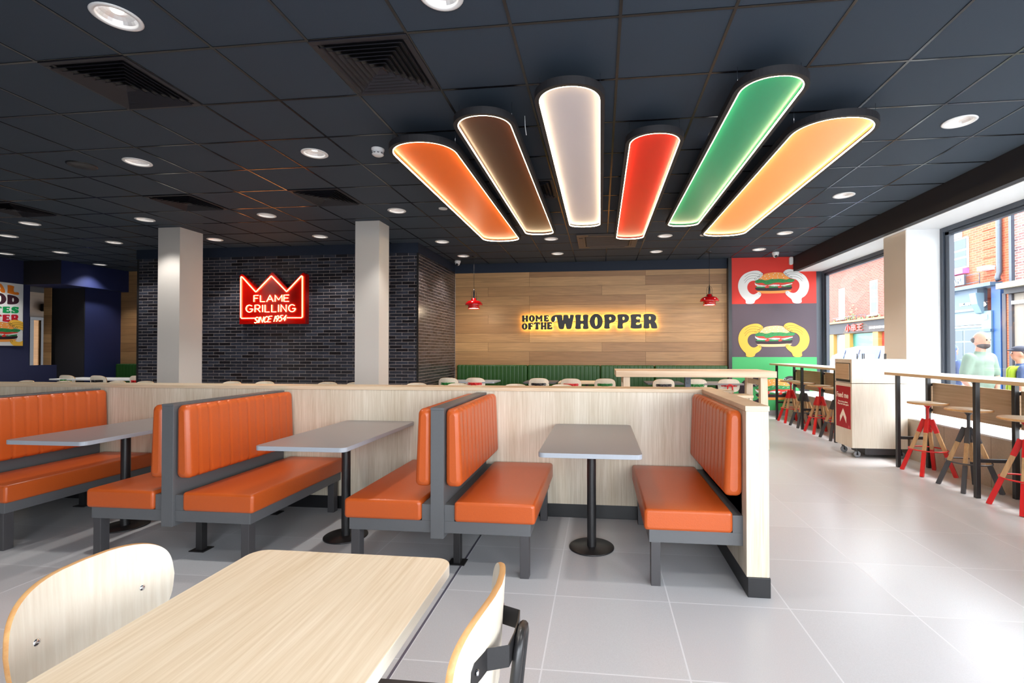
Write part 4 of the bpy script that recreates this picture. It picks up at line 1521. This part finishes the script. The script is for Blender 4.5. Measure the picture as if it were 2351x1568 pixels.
ART = {'handL': [[2.792, 2.15], [2.804, 2.219], [2.746, 2.268], [2.691, 2.346], [2.658, 2.444], [2.656, 2.541], [2.687, 2.638], [2.758, 2.724], [2.851, 2.771], [2.944, 2.794], [3.028, 2.795], [3.083, 2.767], [3.125, 2.727], [3.111, 2.689], [3.074, 2.651], [3.027, 2.621], [2.981, 2.599], [2.925, 2.6], [2.869, 2.572], [2.833, 2.519], [2.826, 2.451], [2.849, 2.393], [2.896, 2.344], [2.951, 2.33], [2.998, 2.352], [3.035, 2.382], [3.072, 2.375], [3.09, 2.341], [3.076, 2.293], [3.034, 2.25], [2.971, 2.217], [2.955, 2.15]],
       'handR': [[3.668, 2.15], [3.646, 2.233], [3.587, 2.276], [3.537, 2.33], [3.525, 2.374], [3.551, 2.394], [3.588, 2.392], [3.624, 2.363], [3.679, 2.347], [3.733, 2.366], [3.779, 2.427], [3.793, 2.494], [3.78, 2.557], [3.735, 2.606], [3.689, 2.621], [3.635, 2.632], [3.58, 2.661], [3.525, 2.701], [3.493, 2.74], [3.507, 2.773], [3.563, 2.806], [3.627, 2.812], [3.7, 2.794], [3.79, 2.744], [3.881, 2.694], [3.935, 2.617], [3.966, 2.52], [3.961, 2.425], [3.924, 2.33], [3.869, 2.273], [3.819, 2.25], [3.837, 2.15]],
       'bun': [[3.055, 2.627], [3.111, 2.689], [3.148, 2.727], [3.241, 2.749], [3.379, 2.757], [3.489, 2.745], [3.544, 2.7], [3.607, 2.632], [3.625, 2.603], [3.055, 2.603]],
       'bunb': [[2.989, 2.405], [3.656, 2.415], [3.624, 2.377], [3.56, 2.354], [3.284, 2.346], [3.086, 2.349], [3.026, 2.376]],
       'patty': [[2.975, 2.435], [2.98, 2.468], [3.008, 2.47], [3.239, 2.455], [3.606, 2.469], [3.652, 2.482], [3.661, 2.458], [3.643, 2.425], [3.56, 2.407], [3.331, 2.396], [3.1, 2.401], [3.017, 2.405]],
       'lettuce': [[2.967, 2.58], [2.999, 2.618], [3.055, 2.622], [3.11, 2.619], [3.157, 2.601], [3.221, 2.608], [3.268, 2.628], [3.332, 2.622], [3.415, 2.628], [3.488, 2.622], [3.561, 2.609], [3.589, 2.628], [3.644, 2.62], [3.708, 2.609], [3.694, 2.578], [3.653, 2.559], [3.607, 2.555], [3.561, 2.561], [3.479, 2.546], [3.424, 2.558], [3.332, 2.555], [3.258, 2.527], [3.202, 2.515], [3.156, 2.522], [3.138, 2.548], [3.082, 2.559], [3.017, 2.545], [2.985, 2.56]],
       'tom': [[2.99, 2.551], [3.138, 2.548], [3.202, 2.518], [3.332, 2.555], [3.662, 2.554], [3.661, 2.525], [3.423, 2.5], [3.202, 2.499], [3.054, 2.506]],
       'cheese': [[2.966, 2.561], [2.99, 2.536], [3.054, 2.514], [3.193, 2.499], [3.304, 2.519], [3.414, 2.515], [3.442, 2.5], [3.662, 2.54], [3.661, 2.525], [3.515, 2.484], [3.442, 2.495], [3.331, 2.482], [3.23, 2.498], [3.184, 2.489], [3.1, 2.478], [3.017, 2.487], [2.976, 2.517]],
       'pick': [[2.994, 2.46], [2.999, 2.486], [3.156, 2.48], [3.16, 2.454]], 'pick2': [[3.23, 2.455], [3.239, 2.486], [3.396, 2.481], [3.4, 2.46]], 'pick3': [[3.469, 2.469], [3.478, 2.492], [3.643, 2.504], [3.65, 2.482], [3.606, 2.47]],
       'drip1': [[3.147, 2.476], [3.184, 2.494], [3.207, 2.508], [3.239, 2.484], [3.23, 2.465], [3.193, 2.451], [3.16, 2.458]], 'drip2': [[3.396, 2.472], [3.423, 2.495], [3.442, 2.505], [3.474, 2.475], [3.46, 2.459], [3.423, 2.45], [3.4, 2.454]]}
LINES = [[[2.781, 2.675], [2.851, 2.728], [2.926, 2.746], [3.0, 2.737], [3.051, 2.721], [3.088, 2.701]], [[2.768, 2.598], [2.832, 2.67], [2.907, 2.695], [2.981, 2.691], [3.046, 2.675]], [[2.78, 2.554], [2.832, 2.626], [2.907, 2.649], [2.981, 2.643]], [[3.53, 2.71], [3.553, 2.739], [3.599, 2.755], [3.654, 2.754], [3.745, 2.74], [3.795, 2.725], [3.84, 2.693]], [[3.566, 2.681], [3.599, 2.709], [3.663, 2.718], [3.736, 2.707], [3.808, 2.667], [3.852, 2.613]], [[3.617, 2.656], [3.671, 2.669], [3.744, 2.654], [3.808, 2.619], [3.839, 2.575]]]
NAILS = [[3.105, 2.731], [3.072, 2.69], [3.037, 2.664], [2.983, 2.633], [3.51, 2.746], [3.542, 2.71], [3.582, 2.682], [3.635, 2.649], [3.063, 2.351], [3.554, 2.366]]
SEEDS = [[3.157, 2.683], [3.185, 2.639], [3.231, 2.716], [3.245, 2.679], [3.314, 2.707], [3.344, 2.74], [3.406, 2.724], [3.389, 2.682], [3.3, 2.639], [3.397, 2.645], [3.481, 2.7], [3.502, 2.651], [3.097, 2.646]]


def ribbon(pts, w):
    pts = chaikin([tuple(p_) for p_ in pts], 2, False)
    L_, R_ = [], []
    for k, p_ in enumerate(pts):
        a = pts[max(k - 1, 0)]
        b = pts[min(k + 1, len(pts) - 1)]
        d = Vector((b[0] - a[0], b[1] - a[1])).normalized()
        L_.append((p_[0] - d.y * w / 2, p_[1] + d.x * w / 2))
        R_.append((p_[0] + d.y * w / 2, p_[1] - d.x * w / 2))
    return L_ + R_[::-1]


def clip(pts, lim):
    q = _clip1([(-b_, a_) for a_, b_ in pts], .0) if lim < 90 else pts
    q = [(b_, -a_) for a_, b_ in q] if lim < 90 else q
    return _clip1(q, lim)


def _clip1(pts, lim):
    out = []
    for i_, b in enumerate(pts):
        a = pts[i_ - 1]
        ia, ib = a[0] <= lim, b[0] <= lim
        if ia != ib:
            t = (lim - a[0]) / (b[0] - a[0])
            out.append((lim, a[1] + (b[1] - a[1]) * t))
        if ib:
            out.append(b)
    return out


def burger_art(parent, T, plane, dep, hand_m, bun_m, hands=True, side=None, line_m=None, lim=99):
    """T maps artwork (x,z) to the local plane; dep(layer) gives the offset vector"""
    line_m = line_m or MLINE
    mp = lambda pts: [T(a, b) for a, b in pts]
    sm = lambda k, n=2: chaikin(mp(ART[k]), n)
    fl = lambda nm, pl_, m__, lay: flat(nm, [c_ for c_ in (clip(q_, lim) for q_ in pl_) if len(c_) > 2], m__, parent, plane, dep(lay), .0008)
    fl('bun_top', [sm('bun')], bun_m, 1)
    fl('bun_base', [sm('bunb', 1)], bun_m, 1)
    fl('patty', [sm('patty')], MPAT, 2)
    fl('tomato', [mp(ART['tom'])], MTOM, 2)
    for k in ('pick', 'pick2', 'pick3'):
        fl('pickle', [mp(ART[k])], MLET, 3)
    fl('cheese', [mp(ART['cheese'])], MWHITE, 4)
    tick = []
    for k in range(34):
        x = 3.0 + k * .0195
        if abs(x - 3.2) < .03 or abs(x - 3.43) < .03:
            continue
        z = 2.497 + .012 * sin(k)
        tick.append(mp([(x, z - .017), (x + .0035, z - .017), (x + .0035, z + .012), (x, z + .012)]))
    fl('cheese_lines', tick, line_m, 5)
    for k in ('drip1', 'drip2'):
        fl('ketchup', [sm(k)], MTOM, 6)
    fl('lettuce', [sm('lettuce')], MLET, 5)
    fl('seeds', [chaikin(mp([(x - .012, z - .003), (x + .004, z - .008), (x + .013, z + .003), (x - .004, z + .008)]), 1) for x, z in SEEDS], MWHITE, 2)
    fl('leaf_veins', [ribbon(mp([(x - .02, z - .01), (x - .005, z + .006), (x + .015, z + .004)]), .004) for x, z in
                      ((3.03, 2.59), (3.09, 2.6), (3.15, 2.575), (3.22, 2.56), (3.3, 2.6), (3.4, 2.595), (3.49, 2.59), (3.57, 2.59), (3.64, 2.595))], line_m, 6)
    if hands:
        for k in ('handL', 'handR'):
            if side and k != side:
                continue
            fl('hand', [sm(k)], hand_m, 7)
        ln = [ribbon(mp(l), .0045) for l in LINES if not side or l[0][0] > 3.3]
        fl('finger_lines', ln, line_m, 8)
        fl('nail_outlines', [q for x, z in NAILS if not side or x > 3.3 for q in (mp(ell(x, z, .021, .021, 18)), mp(ell(x, z, .0165, .0165, 18)[::-1]))], line_m, 8)


depm = lambda lay: (0, -.004 - lay * .0009, 0)
burger_art(mu, lambda a, b: (a - 3.3, b), 'XZ', depm, MWHITE, MBUN)
burger_art(mu, lambda a, b: (a - 3.3, b - 1.028), 'XZ', depm, MYEL, MBUN2)
burger_art(mu, lambda a, b: (a - 3.3, b - 2.05), 'XZ', depm, MPAT, MBUN, line_m=MWHITE)

# ------------------------------------------------------------------ poster on the navy wall
PXW, PY0, PY1, PZ0, PZ1 = -11.495, 7.40, 8.353, 1.347, 2.577
po = empty('poster', (PXW, PY0, PZ0), 'white poster with coloured words above a burger, cut off by the left picture edge', 'poster')
B(0, .012, 0, PY1 - PY0, 0, PZ1 - PZ0).build('board', WHITEPL, po, .001)
PW = PY1 - PY0
words = [('REAL', 1.20, 1.03, rgb(240, 130, 30), 'word_orange'), ('FOOD', 1.01, .83, rgb(58, 24, 40), 'word_plum'), ('TASTES', .82, .66, rgb(0, 150, 80), 'word_green'), ('BETTER', .65, .45, rgb(196, 20, 44), 'word_red')]
for wi, (wd, zt, zb_, col, nm) in enumerate(words):
    mm = plain(nm, col, .6, var=.02, bump=0)
    n = len(wd)
    cw = (PW - .13) / n

    def arch(u, zt=zt, zb_=zb_, wi=wi):
        t = (u / PW - .5) * 2
        top = {0: .0 - .05 * t * t, 1: -.045 * t * t - 0.0, 2: -.035 + .03 * t * t - .03, 3: -.03 + .03 * t * t - .02}[wi]
        bot = {0: -.045 * t * t, 1: -.03 + .03 * t * t, 2: -.03 + .02 * t * t, 3: .02 - .03 * t * t}[wi]
        return zt + top, zb_ + bot
    for k, ch in enumerate(wd):
        u0 = .065 + k * cw
        flat('letter', glyph(ch, u0 + .005, u0 + cw - .005, 0, 0, arch), mm, po, 'YZ', (.0135, 0, 0), .001)
TA = lambda a, b: ((a - 3.30) * .98 + PW * .54, (b - 2.34) * .95 + .065)
burger_art(po, TA, 'YZ', lambda lay: (.0135 + lay * .0007, 0, 0), MYEL, MBUN, side='handR', lim=PW - .002)

# ------------------------------------------------------------------ the street outside
ST = -.15
STREETW = plain('street_joinery_white', rgb(168, 168, 162), .7, var=.05, scale=10, bump=0)
street = B(WX + .3, 40, -25, 60, ST - .1, ST).build('ground', PAVE)
struct(street)


def bld_part(name, m, parent, *b, bevel=0):
    return B(*b).build(name, m, parent, bevel)


# shop building on the left (far), facade 12 m away across the street
FX = 12.0
lb = empty('brick_shop_building', (FX, 22, ST), 'pink brick building with sash windows above a dark restaurant fascia across the street', 'building')
bld_part('wall', PINKBR, lb, 0, 5, -1.4, 5.05, 2.83, 5.45)
bld_part('side_wall', PINKBR, lb, .1, 5, 5.05, 6.3, 0, 5.9)
bld_part('parapet', STREETW, lb, -.10, .3, -1.4, 4.95, 5.46, 5.62)
bld_part('gutter', FRAMEM, lb, -.14, -.06, -1.4, 4.95, 5.41, 5.46)
for yc in (.60, 3.42):
    w = bld_part('window', STREETW, lb, -.012, .06, yc - .30, yc + .30, 2.99, 4.50)
    bld_part('pane', SMOKED, w, -.02, -.012, yc - .22, yc + .22, 3.80, 4.42)
    bld_part('pane', SMOKED, w, -.02, -.012, yc - .22, yc + .22, 3.10, 3.72)
    bld_part('sill', STREETW, w, -.10, .02, yc - .40, yc + .40, 2.92, 2.99)
bld_part('ledge', plain('tan_ledge', rgb(150, 116, 76), .8), lb, -.26, .1, -1.4, 5.26, 2.74, 2.83)
fs = bld_part('fascia', NEARBLACK, lb, -.10, .1, -1.4, 5.05, 2.22, 2.74)
RS = base('red_sign_glyph', rgb(226, 40, 40), .5, emis=rgb(230, 40, 40), es=.6)
text('sign_glyphs', '\u5c0f\u4e32\u738b', .36, RS, fs, 'NX', (-.14, 2.83, 2.34), .04, bold=.008, sx=1.45)
text('sign_words', 'KING SKEWER', .13, MWHITE, fs, 'NX', (-.12, .76, 2.36), .02, bold=.005, sx=1.5)
YP = plain('yellow_pilaster', rgb(176, 132, 64), .7)
for a, b in ((4.18, 4.84), (2.58, 3.05), (.20, .62)):
    bld_part('pilaster', YP, lb, -.06, .3, a, b, 0, 2.22)
bld_part('pier', NEARBLACK, lb, -.08, .3, 4.84, 5.05, 0, 2.4)
bld_part('shop_window', plain('teal_window', rgb(40, 104, 88), .4, var=.5, scale=2.0), lb, .1, .2, .62, 2.58, .4, 2.2)
bld_part('shop_door', plain('pale_door', rgb(120, 128, 126), .4), lb, .1, .2, 3.05, 4.18, 0, 2.2)
bld_part('stallriser', NEARBLACK, lb, .05, .3, -1.4, 2.58, 0, .4)
bld_part('shop_window', plain('red_window', rgb(150, 50, 46), .1, var=.5, scale=3.0), lb, .1, .2, -1.4, .20, .4, 2.2)
rail = MB()
for k in range(9):
    y = .9 + k * .38
    rail.tube([(-.2, y, 2.83), (-.2, y, 3.02)], .010, 6)
rail.tube([(-.2, .9, 3.02), (-.2, 3.94, 3.02)], .012, 6)
rail.build('ledge_rail', FRAMEM, lb)
lf = MB()
for k in range(110):
    y = random.gauss(2.4, .3) if k % 2 else random.uniform(-.2, 4.9)
    z = 2.87 + abs(random.gauss(0, .25 if k % 2 else .03))
    a = random.uniform(0, pi)
    s_ = random.uniform(.03, .06)
    lf.add([(-.03 - random.random() * .12, y + s_ * cos(a + t), z + s_ * sin(a + t)) for t in (0, 2.1, 4.2)], [(0, 1, 2)])
pll = lf.build('weeds', plain('weed_green', rgb(110, 140, 90), .9, var=.3), lb)
pll['kind'] = 'stuff'
MB().tube([(.02, 5.12, 5.5), (.02, 5.12, 4.6), (.02, 5.02, 4.4), (-.04, 5.02, 2.9)], .04, 8).build('downpipe', FRAMEM, lb)

# shop building on the right (near), blue front
rbld = empty('blue_shop_building', (FX, 17.4, ST), 'orange brick building with a blue shopfront, BAR board and EST. 1854 fascia', 'building')
bld_part('wall', ORBR, rbld, 0, 5, -1.87, 3.1, 3.43, 7.5)
qn = MB()
for k in range(13):
    z = 3.70 + k * .29
    qn.box(-.035, 0, -1.52, -.88, z, z + .255)
qn.build('quoins', ORBR, rbld)
w = bld_part('window', STREETW, rbld, -.06, .05, -.30, .75, 4.12, 5.14)
for a, b in ((4.17, 4.45), (4.51, 4.70), (4.76, 5.09)):
    bld_part('pane', SMOKED, w, -.07, -.06, -.27, .28, a, b)
    bld_part('pane', SMOKED, w, -.07, -.06, .33, .70, a, b)
bld_part('keystone', STREETW, rbld, -.06, 0, -.01, .32, 5.16, 5.52)
bld_part('flower_box', plain('pink_flowers', rgb(220, 90, 160), .8, var=.5, scale=30), rbld, -.2, 0, -.30, .75, 3.93, 4.10)
br_ = bld_part('bar_board', FRAMEM, rbld, -.24, -.18, -.42, .55, 3.54, 3.87)
text('bar_word', 'BAR', .26, WHITEPL, br_, 'NX', (-.25, .02, 3.61), .01, 'CENTER', sx=1.35)
MB().tube([(-.2, -.42, 3.82), (-.2, -1.0, 3.82), (-.2, -1.0, 3.50)], .014, 6).build('railing', FRAMEM, rbld)
MB().tube([(-.2, -.42, 3.56), (-.2, -1.0, 3.56)], .014, 6).build('railing', FRAMEM, rbld)
bld_part('lamp_box', WHITEPL, rbld, -.3, 0, -1.37, -1.04, 3.87, 4.0)
CBL = plain('shopfront_pale_blue', rgb(86, 112, 126), .5, var=.03)
CBM = plain('shopfront_mid_blue', rgb(58, 82, 104), .5, var=.03)
CBD = plain('shopfront_deep_blue', rgb(12, 62, 116), .5, var=.03)
bld_part('cornice', CBM, rbld, -.34, .2, -1.60, 3.1, 3.36, 3.47)
fs2 = bld_part('fascia', CBM, rbld, -.10, .2, -.76, 3.1, 2.74, 3.36)
text('fascia_words', 'EST. 1854', .11, plain('cream_letters', rgb(240, 226, 180), .6), fs2, 'NX', (-.12, -.27, 2.87), .02, 'CENTER', bold=.006, sx=1.05)
bld_part('fascia_moulding', CBL, rbld, -.16, .2, -.76, 3.1, 2.66, 2.74)
bld_part('transom_panel', CBL, rbld, -.08, .2, -.95, 3.1, 2.22, 2.66)
bld_part('transom_moulding', STREETW, rbld, -.13, .2, -.95, 3.1, 2.13, 2.20)
MB().prism([(-.36, 3.2), (-.10, 3.2), (-.10, 2.55), (-.18, 2.57), (-.30, 2.85)], -1.05, -.78, 'Y').build('bracket', CBL, rbld, .01)
bld_part('pilaster', CBL, rbld, -.13, .2, -1.34, -.96, 0, 2.62)
bld_part('pilaster_roundel', STREETW, rbld, -.15, -.13, -1.2, -1.06, 2.36, 2.50)
bld_part('pilaster_capital', CBM, rbld, -.17, .2, -1.36, -.94, 1.98, 2.06)
bld_part('corner_panel', CBD, rbld, -.08, .2, -1.62, -1.28, 0, 3.36)
w = bld_part('shop_window', CBL, rbld, -.08, .1, -.96, 3.1, .5, 2.13)
for k in range(5):
    y0 = -.92 + k * .80
    bld_part('pane', SMOKED, w, -.09, -.08, y0, y0 + .72, 1.72, 2.05)
    bld_part('pane', SMOKED, w, -.09, -.08, y0, y0 + .72, .6, 1.66)
bld_part('stallriser', CBM, rbld, -.08, .2, -.96, 3.1, 0, .5)
MB().tube([(-.09, -1.60, 7.3), (-.09, -1.60, 3.75), (-.14, -1.60, 3.6), (-.14, -1.64, 3.5)], .07, 12).build('downpipe', FRAMEM, rbld)
MB().tube([(-.12, .25, 3.3), (-.6, .35, 3.25), (-.7, .3, 3.06)], .02, 8).build('swan_neck_lamp', WHITEPL, rbld)

ob = empty('old_brick_building', (FX, 13, ST), 'weathered brick building with stone cornice at the right picture edge', 'building')
bld_part('wall', OLDBR, ob, .05, 5, -12, 2.45, 3.3, 8)
bld_part('iron_post', FRAMEM, ob, -.04, .05, 2.43, 2.52, 3.3, 8)
bld_part('stone_cornice', plain('stone_tan', rgb(116, 110, 94), .9), ob, -.4, .05, -12, 2.52, 3.2, 3.37)
bld_part('cornice_board', NEARBLACK, ob, -.2, .05, -12, 2.5, 3.05, 3.2)
bld_part('stone_front', plain('pale_stone', rgb(122, 114, 104), .9, var=.15, scale=3), ob, 0, 1, -12, 2.40, 0, 3.05)
bld_part('timber_post', plain('dark_post', rgb(60, 60, 66), .8), ob, -.06, .2, 2.62, 2.75, 0, 3.1)
bld_part('brick_pier', ORBR, ob, -.03, .2, 2.52, 2.62, 0, 3.1)
bld_part('timber_post', MATS['dark_post'], ob, -.06, .2, 2.41, 2.52, 0, 3.1)
bld_part('string_course', plain('pale_band', rgb(222, 216, 206), .9), ob, -.08, .0, -12, 2.40, 2.74, 2.84)

# car parked behind the bin
car = empty('parked_car', (7.6, 14.2, ST), 'white car with blue tinted windows parked in the street beyond the bin', 'car')
WHITEC = base('white_car_paint', rgb(150, 154, 164), .3, 0, .4, .2)
prof = [(-2.1, .30), (-2.12, .72), (-2.02, .92), (-1.75, 1.05), (-1.55, 1.36), (-1.2, 1.49), (-.2, 1.52), (.55, 1.44), (1.25, 1.02), (1.95, .88), (2.1, .66), (2.1, .30)]
secs = []
for x, ins, dz in ((-.82, .10, -.10), (-.80, .03, -.03), (-.72, 0, 0), (.72, 0, 0), (.80, .03, -.03), (.82, .10, -.10)):
    secs.append([(x - (0.14 * math.copysign(1, x) * max(0, (z - .95) / .55)), y * (1 - ins * .3), z + dz * (1 if z > .5 else 0)) for y, z in prof])
MB().loft(secs, True).build('body', WHITEC, car, 0)
for s_ in (-1, 1):
    for y0, y1 in ((-1.50, -.56), (-.53, .17), (.20, .95)):
        zt0 = 1.42
        zt1 = 1.42 if y1 < .5 else 1.24
        m_ = MB()
        xa = lambda z: s_ * (.842 - .19 * max(0, (z - .95) / .55))
        m_.add([(xa(1.0), y0, 1.0), (xa(1.0), y1, 1.0), (xa(zt1), y1 - .04, zt1), (xa(zt0), y0 + .04, zt0),
                (xa(1.0) + s_ * .012, y0, 1.0), (xa(1.0) + s_ * .012, y1, 1.0), (xa(zt1) + s_ * .012, y1 - .04, zt1), (xa(zt0) + s_ * .012, y0 + .04, zt0)],
               [(0, 1, 2, 3), (4, 5, 6, 7), (0, 1, 5, 4), (1, 2, 6, 5), (2, 3, 7, 6), (3, 0, 4, 7)])
        m_.build('side_window', BLUEG, car)
m_ = MB()
m_.add([(-.68, 1.22, 1.05), (.68, 1.22, 1.05), (.58, .60, 1.43), (-.58, .60, 1.43), (-.68, 1.24, 1.07), (.68, 1.24, 1.07), (.58, .62, 1.45), (-.58, .62, 1.45)],
       [(0, 1, 2, 3), (4, 5, 6, 7), (0, 1, 5, 4), (1, 2, 6, 5), (2, 3, 7, 6), (3, 0, 4, 7)])
m_.build('windscreen', BLUEG, car)
for s_ in (-1, 1):
    for y in (-1.3, 1.3):
        w_ = MB().lathe([(0, -.09), (.2, -.09), (.30, -.10), (.32, -.07), (.32, .07), (.30, .10), (.2, .09), (0, .09)], (0, 0, 0), 28).build('wheel', BLACKP, car)
        w_.rotation_euler = (0, radians(90), 0)
        w_.location = (s_ * .76, y, .32)


# ------------------------------------------------------------------ people on the pavement
def blob(name, m, parent, caps=(), balls=(), voxel=.014, smooth=6):
    """tapered limbs and ellipsoids fused into one continuous surface"""
    mb = MB()
    for p0, r0, p1, r1 in caps:
        p0, p1 = Vector(p0), Vector(p1)
        n = 8
        pts, rr = [], []
        d = (p1 - p0).normalized()
        for k in range(4):
            a = radians(90 - 30 * k)
            pts.append(p0 - d * r0 * sin(a))
            rr.append(max(r0 * cos(a), .0005))
        for k in range(1, n):
            pts.append(p0 + (p1 - p0) * k / n)
            rr.append(r0 + (r1 - r0) * k / n)
        for k in range(4):
            a = radians(30 * k)
            pts.append(p1 + d * r1 * sin(a))
            rr.append(max(r1 * cos(a), .0005))
        mb.tube(pts, rr, 14)
    for c_, (rx, ry, rz_) in balls:
        prof_ = [(max(cos(radians(t)), .0), sin(radians(t)) * rz_) for t in range(-90, 91, 15)]
        mb.lathe([(p_[0] if p_[0] > 1e-4 else 0, p_[1]) for p_ in prof_], c_, 20, True, rx, ry)
    o = mb.build(name, m, parent)
    rm = o.modifiers.new('fuse', 'REMESH')
    rm.mode = 'VOXEL'
    rm.voxel_size = voxel
    rm.use_smooth_shade = True
    sm = o.modifiers.new('soften', 'SMOOTH')
    sm.factor = .5
    sm.iterations = smooth
    return o


def person(loc, rz, h, lab, shirt, vest=False, cap=False, beard=False, arm_bend=.25, step=.12, longs=False):
    """local: faces +Y. built for a 1.75 m body then scaled"""
    p_ = empty('person', loc, lab, 'person', 'passers-by on the pavement', rz)
    s = h / 1.75
    p_.scale = (s, s, s)
    caps = [((0, 0, 1.42), .062, (0, .015, 1.54), .055),
            ((-.10, 0, .92), .085, (-.10, step, .50), .060), ((-.10, step, .50), .058, (-.10, step * 1.1, .09), .040),
            ((.10, 0, .92), .085, (.10, -step * .3, .50), .060), ((.10, -step * .3, .50), .058, (.10, -step, .09), .040),
            ((-.10, step * 1.1 - .03, .045), .042, (-.10, step * 1.1 + .14, .035), .032), ((.10, -step - .03, .045), .042, (.10, -step + .14, .035), .032)]
    for sx in (-1, 1):
        sh = (sx * .195, 0, 1.40)
        el = (sx * .25, -.04 * sx, 1.12)
        wr = (sx * .25, .10 + .06 * sx, .90)
        caps += [(sh, .058, el, .044), (el, .042, wr, .028)]
        pm = Vector(wr) + Vector((0, .045, -.06))
        caps.append((wr, .027, pm, .034))
        for k, (dx, ln) in enumerate(((-.026, .070), (-.009, .078), (.009, .074), (.025, .058))):
            b_ = pm + Vector((dx * .4, dx * .8 + .01, -.02))
            t1 = b_ + Vector((dx * .2, .012, -ln * .55))
            caps += [(b_, .0095, t1, .009), (t1, .009, t1 + Vector((-sx * .012, .0, -ln * .42)), .008)]
        caps.append((pm + Vector((-sx * .02, .01, .0)), .011, pm + Vector((-sx * .035, .04, -.045)), .009))
    balls = [((0, 0, 1.22), (.155, .105, .22)), ((0, .0, 1.32), (.175, .105, .12)), ((0, 0, 1.00), (.150, .11, .14)),
             ((0, .02, 1.645), (.076, .096, .108)), ((0, .045, 1.585), (.058, .070, .062)), ((0, .112, 1.615), (.014, .020, .022)),
             ((-.078, .01, 1.625), (.012, .022, .032)), ((.078, .01, 1.625), (.012, .022, .032)), ((0, .104, 1.570), (.024, .012, .008)), ((0, .098, 1.66), (.05, .014, .010))]
    bd = blob('body', SKIN, p_, caps, balls, .0115, 3)
    for sx in (-1, 1):
        MB().lathe([(0, -.010), (.007, -.007), (.010, 0), (.007, .007), (0, .010)], (sx * .031, .104, 1.640), 12).build('eye', BLACKP, bd)
    tc = [((-.19, 0, 1.40), .074, (-.232, .03, 1.20), .064), ((.19, 0, 1.40), .074, (.232, -.03, 1.20), .064), ((0, 0, 1.40), .085, (0, .005, 1.455), .070)]
    if longs:
        tc += [((-.232, .03, 1.2), .06, (-.25, .05, 1.1), .055), ((.232, -.03, 1.2), .06, (.25, -.05, 1.1), .055)]
    tb_ = [((0, 0, 1.22), (.182, .128, .26)), ((0, 0, 1.34), (.205, .120, .12)), ((0, 0, 1.02), (.175, .128, .15)), ((0, .03, 1.08), (.155, .125, .12))]
    blob('shirt', shirt, p_, tc, tb_, .016, 3)
    lc = [((-.10, 0, .92), .102, (-.10, step, .50), .078), ((-.10, step, .50), .076, (-.10, step * 1.1, .11), .062), ((.10, 0, .92), .102, (.10, -step * .3, .50), .078), ((.10, -step * .3, .50), .076, (.10, -step, .11), .062)]
    blob('trousers', JEANS, p_, lc, [((0, 0, .95), (.165, .122, .11))], .018, 3)
    if vest:
        v_ = MB()
        for sx in (-1, 1):
            for k in range(1):
                secs = []
                for t in range(9):
                    a = radians(-20 + t * 27.5)
                    z = 1.30 + .175 * cos(a) if True else 0
                    y = .14 * sin(a) + .0
                    w = .045
                    secs.append([(sx * .07, y * 1.0, z), (sx * .15, y * 1.0, z - .02), (sx * .15, y * 1.06, z - .005), (sx * .07, y * 1.06, z + .015)])
                v_.loft(secs, True)
        blob('hi_vis_vest', HIVIS, p_, [((-.105, -.08, 1.42), .045, (-.115, .10, 1.40), .045), ((.105, -.08, 1.42), .045, (.115, .10, 1.40), .045), ((-.115, .115, 1.38), .045, (-.12, .12, 1.0), .05), ((.115, .115, 1.38), .045, (.12, .12, 1.0), .05),
                                       ((-.115, -.11, 1.38), .045, (-.12, -.11, 1.0), .05), ((.115, -.11, 1.38), .045, (.12, -.11, 1.0), .05)], [((0, 0, 1.02), (.192, .145, .12))], .014, 2)
    if beard:
        blob('beard', HAIRM, p_, [], [((0, .043, 1.566), (.0655, .078, .050))], .008, 3)
        blob('cropped_hair', HAIRM, p_, [], [((0, -.022, 1.640), (.0795, .072, .050))], .008, 3)
    elif cap:
        blob('cap', CAPM, p_, [], [((0, .012, 1.700), (.088, .112, .060)), ((0, .10, 1.690), (.070, .065, .014))], .008, 2)
        blob('hair', HAIRM, p_, [], [((0, -.02, 1.655), (.082, .088, .065))], .008, 2)
    else:
        blob('hood', shirt, p_, [((0, -.02, 1.46), .09, (0, -.03, 1.60), .10)], [((0, -.022, 1.665), (.100, .112, .110))], .010, 3)
    return p_


person((4.72, 6.57, ST), radians(-158), 1.63, 'bald bearded man in a mint T-shirt walking past the near window', MINT, beard=True)
person((5.35, 6.77, ST), radians(60), 1.45, 'man in a dark cap and yellow hi-vis vest at the right picture edge', NAVYC, vest=True, cap=True)
person((5.55, 8.30, ST), radians(-80), 1.50, 'hooded person in light blue behind the bald man, half hidden by the window frame', BLUEC, longs=True)
